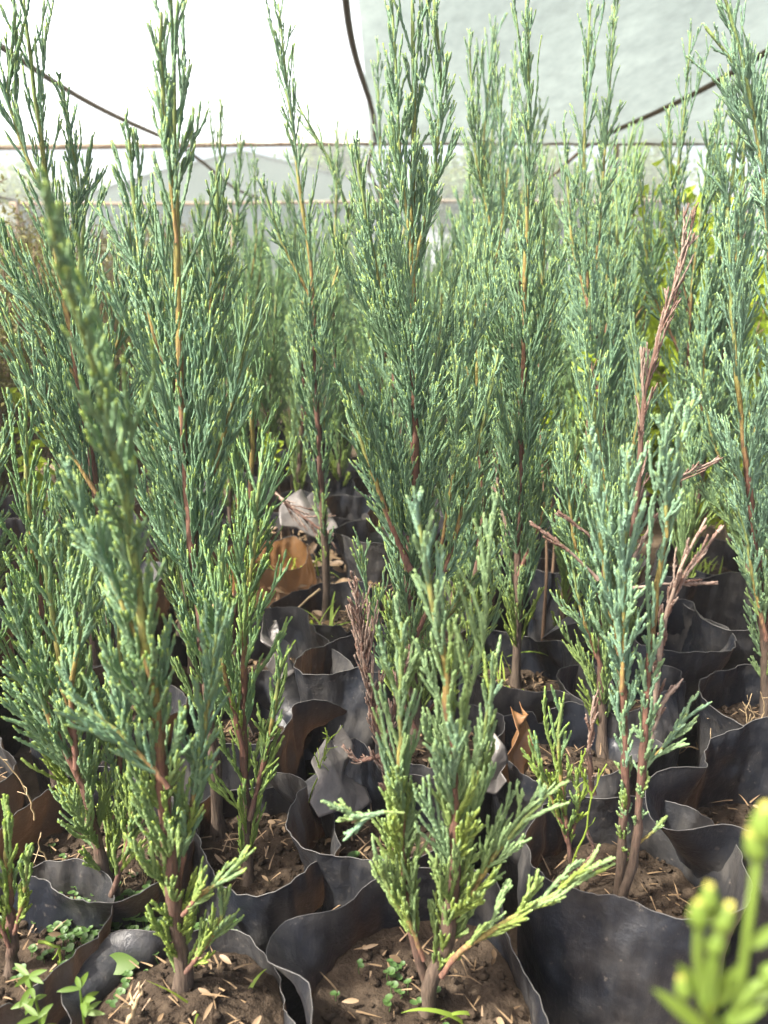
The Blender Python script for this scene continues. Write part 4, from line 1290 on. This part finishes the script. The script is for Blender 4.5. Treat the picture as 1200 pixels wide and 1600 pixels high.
stalks([pp(1.2, (500, 920), (470, 945), (435, 985))], 'dead drooping twig on the slim lone juniper trunk', M_STRAW, .0025, DS, 'dry_twig', 7)
stalks([pp(.47, (200, 1600), (212, 1570), (222, 1545))], 'broken tan stub sticking out of the heaped soil', M_STRAW, .0025, DS, 'dry_stub', 8)
q = .55
stalks([pp(.545, (60, 1470), (92, 1480), (97, 1520), (100, 1545))], 'bent pale-green weed stem before the left border bag', M_GRASS, .0016, DS, 'weed_stalk', 9)


def weed_plant(base, stems, leaves, label, seed, flower=(), mat=M_WEED, srad=.002):
    """foreground weed: stems, lance leaves, buds"""
    if flower: mat = M_WEEDF
    r = np.random.default_rng(seed)
    t = thing('flowering_weed' if flower else 'leafy_weed', label, 'weed', base, 'foreground weeds')
    S, Lf = Acc(), Acc(); b0 = np.asarray(base)
    for pts in stems:
        c, _ = resample(pts, 16); S.add(*tube(c - b0, np.linspace(srad, srad * .5, 16), 7), (0, r.random(), 0))
    for (p, d, L, W) in leaves:
        blade_leaf(Lf, np.asarray(p) - b0, d, L, W, r)
    link_mesh('stem', S.mesh('stem'), t, mat)
    link_mesh('leaves', Lf.mesh('leaves'), t, mat)
    for (p, d, s) in flower:
        d = np.asarray(d, float); d /= np.linalg.norm(d); p = np.asarray(p) - b0
        zz = np.array([-.9, -.7, -.2, .4, .9, 1.1]) * s; rr_ = np.array([.25, .62, .8, .68, .5, .42]) * s
        B = Acc(); B.add(*tube(p + d * zz[:, None], rr_, 10), (0, r.random(), 0))
        link_mesh('bud', B.mesh('bud'), t, mat)
        B = Acc()
        for k in range(26):
            e = rand_dirs(1, r)[0] * .3 + d
            B.add(*tube(np.stack([p + d * s * .9 + e * 0, p + d * s * 1.1 + (e - d) * s * .6, p + d * s * 1.3 + (e - d) * s * 1.1]), s * .07, 4), (0, r.random(), 0))
        link_mesh('flower_head', B.mesh('flower_head'), t, M_FLOWER)
    return t


def blade_leaf(A, p0, d0, L, W, r, n=9):
    d = np.asarray(d0, float); d /= np.linalg.norm(d); p = np.asarray(p0, float)
    side = np.cross(d, (0.2, -.6, .8)); side /= np.linalg.norm(side)
    V = []
    for k in range(n):
        q = k / (n - 1); w_ = W * .5 * max(.06, math.sin(math.pi * min(1, .08 + q * .92)) ** .8)
        nor = np.cross(side, d)
        V += [p - side * w_ + nor * w_ * .3, p, p + side * w_ + nor * w_ * .3]
        d = d + np.array([0, 0, -.35 / n]) + r.normal(size=3) * .02; d /= np.linalg.norm(d)
        p = p + d * L / (n - 1)
    f = [(3 * k + c, 3 * k + c + 1, 3 * k + c + 4, 3 * k + c + 3) for k in range(n - 1) for c in (0, 1)]
    A.add(V, f, (0, r.random(), 0))


# out-of-focus flowering weed, bottom right
FY = .155
fb = P(1140, 1640, y=FY); fb2 = np.array([fb[0], fb[1], 0.0])
wp = lambda a, b_, dy=0.0: P(a, b_, y=FY + dy)
weed_plant(fb2, [[fb2, fb, wp(1165, 1500), wp(1180, 1400), wp(1188, 1300)], [fb, wp(1100, 1570), wp(1090, 1490), wp(1092, 1440)], [wp(1100, 1560), wp(1115, 1490), wp(1128, 1450)], [wp(1110, 1560), wp(1118, 1520), wp(1122, 1500)],
                 [wp(1160, 1560), wp(1180, 1540), wp(1205, 1530)]],
           [(wp(1110, 1620), wp(995, 1500) - wp(1110, 1620), .024, .0042), (wp(1105, 1590), (-.3, 0, .9), .014, .004), (wp(1115, 1575), (.2, -.1, .9), .013, .0042), (wp(1100, 1600), (-.1, -.2, .8), .014, .0042), (wp(1130, 1600), (.5, -.1, .6), .013, .004),
            (wp(1160, 1560), (.8, 0, .45), .012, .0036), (wp(1170, 1480), (.6, 0, .7), .011, .0032), (wp(1070, 1560), (-.2, 0, .9), .011, .002), (wp(1095, 1560), (-.4, 0, .8), .013, .0032), (wp(1120, 1555), (.3, 0, .9), .012, .0036)],
           'out-of-focus yellow-green flowering weed at the bottom right corner', 320,
           [(wp(1092, 1430), (-.1, 0, 1), .0034), (wp(1130, 1437), (.25, 0, 1), .0034), (wp(1118, 1475), (.15, 0, 1), .0032), (wp(1108, 1405), (-.1, 0, 1), .003), (wp(1068, 1545), (-.3, 0, 1), .0028), (wp(1205, 1520), (.6, 0, .7), .003), (wp(1192, 1290), (0, 0, 1), .004), (wp(1180, 1325), (-.4, 0, 1), .0034)])


def rosette(px_, py_, y, n, L, W, label, seed, z0=SOIL, srad=.0015, spread=1.0):
    r = np.random.default_rng(seed); top = P(px_, py_, y=y)
    base = np.array([top[0] + .004, y, z0])
    lv = []
    for k in range(n):
        a = r.uniform(0, 6.28); e = r.uniform(-.1, .7)
        lv.append((top + np.array([0, 0, -.012 * (k % 3)]), (math.cos(a) * spread, math.sin(a) * spread, e), L * r.uniform(.6, 1.1), W * r.uniform(.8, 1.1)))
    weed_plant(base, [[base, (base + top) / 2 + r.normal(size=3) * .002, top]], lv, label, seed, (), M_WEED, srad)


rosette(45, 1525, .47, 10, .017, .0045, 'leafy foreground weed at the bottom left corner', 330)
rosette(125, 1545, .45, 9, .017, .0045, 'leafy foreground weed left of the heaped soil', 331)
rosette(60, 1590, .43, 7, .016, .0042, 'lowest leafy weed at the bottom left corner', 332)

# a big round leaf behind the heaped soil
r = np.random.default_rng(3); A = Acc()
q = P(205, 1510, z=SOIL + .012)
blade_leaf(A, np.zeros(3), (.9, .1, .25), .032, .018, r, 11)
o = link_mesh('round_leaf', A.mesh('round_leaf'), None, M_WEED); o.location = q - np.array([.025, 0, 0])
tag(o, 'single broad round green leaf lying behind the heaped soil', 'leaf')

# dry leaf litter and twig bits on the soil of the bags
r = np.random.default_rng(77); A = Acc()
for (x, y, R, H, sd_, lab) in BAGS:
    for k in range(75):
        q = math.sqrt(r.random()) * R * .8; an = r.uniform(0, 6.28)
        p = np.array([x + q * math.cos(an), y + q * math.sin(an), SOIL + r.uniform(.003, .012) + (.026 * (1 - (q / R) ** 2) if sd_ == 2 else 0)])
        d = rand_dirs(1, r)[0] * (1, 1, .3)
        if r.random() < .86:
            blade(A, p, d, r.uniform(.006, .030), r.uniform(.0012, .0022), r, .3, 5)
        else:
            blade_leaf(A, p, d, r.uniform(.007, .016), r.uniform(.003, .006), r, 6)
for k in range(500):
    p = np.array([r.uniform(-.40, .05), r.uniform(1.25, 1.85), r.uniform(.16, .185)])
    d = rand_dirs(1, r)[0] * (1, 1, .45)
    if r.random() < .6: blade(A, p, d, r.uniform(.02, .06), r.uniform(.002, .003), r, .3, 5)
    else: blade_leaf(A, p, d, r.uniform(.02, .05), r.uniform(.008, .018), r, 6)
o = link_mesh('leaf_litter', A.mesh('leaf_litter'), None, M_LITTER)
tag(o, 'dry tan leaf litter and twig bits scattered on the soil of the bags', 'litter', kind='stuff')


# torn pieces of bag film caught between the bags
def film_scrap(px_, py_, y, w, h, rot, tilt, label, seed, mat=None):
    r = np.random.default_rng(seed)
    n = 26
    kx = np.sort(r.uniform(0, 1, 4)); 
    def fn(u, v):
        el = np.interp(v, [0, .2, .45, .7, 1], r.uniform(.55, 1.1, 5) * [1, 1, 1, .8, .3]); sh = np.interp(v, [0, .4, 1], r.uniform(-.2, .2, 3))
        x = ((u - .5) * el + sh) * w; yy_ = (v - .5) * h + np.interp(u, [0, .3, .6, 1], r.uniform(-.18, .18, 4)) * h
        p1 = u * .8 + v * .6; p2 = u * .7 - v * .7 + .7
        fx = np.interp(p1, np.linspace(0, 1.4, 5), r.uniform(-.013, .013, 5)) + np.interp(p2, np.linspace(0, 1.4, 6), r.uniform(-.012, .012, 6))
        return np.stack([x, yy_, fx], -1)
    o = link_mesh('torn_film_scrap', grid_mesh('torn_film_scrap', fn, n, n), None, mat or M_FLAP)
    o.modifiers.new('thickness', 'SOLIDIFY').thickness = .0006
    o.location = P(px_, py_, y=y); o.rotation_euler = (tilt[0], tilt[1], rot)
    tag(o, label, 'plastic scrap', 'torn scraps of bag film')


film_scrap(515, 1205, .735, .075, .085, .5, (.75, .15), 'torn film flap, dusty and painted pale for sun sheen, beside the dead sapling', 501)
film_scrap(768, 1192, .75, .055, .05, -.4, (.8, -.2), 'pale torn film scrap right of the frontmost sapling', 502)
film_scrap(432, 1010, .98, .06, .075, .9, (.9, .3), 'grey crumpled film flap at the edge of the gap', 503)
film_scrap(470, 800, 1.5, .11, .09, .2, (.7, .2), 'crumpled grey film lying in the gap left of centre', 504)
film_scrap(800, 1160, .80, .07, .08, .8, (1.2, .5), 'folded orange-brown film scrap behind the frontmost sapling', 505, M_BAG_GLOW)

# cut dry branch lying in the gap
r = np.random.default_rng(88); A = Acc(); S_ = Acc()
pts = [P(425, 765, y=1.42), P(450, 790, y=1.40), P(480, 812, y=1.38), P(515, 838, y=1.36)]
c, _ = resample(pts, 18); c0 = c[0].copy()
stem_mesh(S_, c, .004, .0015, r, .25, .4)
foliate(A, c, lambda q: .09 * (1 - q) + .03, .012, 'mid', r, .05, 1, (.3, .6), .3, 0.0)
t = thing('fallen_branch', 'dry brown cut branch lying over the bags in the gap', 'branch', c0)
link_mesh('stem', S_.mesh('stem', c0), t, M_BARK); link_mesh('foliage', A.mesh('foliage', c0), t, M_DEAD)

#==HAZE==
hb = bpy.data.meshes.new('haze'); bm = bmesh.new(); bmesh.ops.create_cube(bm, size=1)  # added fog box imitating the veil of lens flare
for v in bm.verts: v.co = Vector((v.co.x * 620, v.co.y * 620 + 2, -1.1 + (v.co.z + .5) * 9.5))
bm.to_mesh(hb); bm.free()
m, n_, l_ = new_mat('lens_veil_haze')
vo = n_.new('ShaderNodeOutputMaterial'); pv = n_.new('ShaderNodeVolumePrincipled')
pv.inputs['Density'].default_value = 0.006; pv.inputs['Color'].default_value = (.93, .96, .94, 1); pv.inputs['Anisotropy'].default_value = .2
l_.new(pv.outputs[0], vo.inputs['Volume'])
o = link_mesh('haze', hb, None, m); tag(o, 'added thin haze volume imitating the pale veil of lens flare', 'haze', kind='stuff')
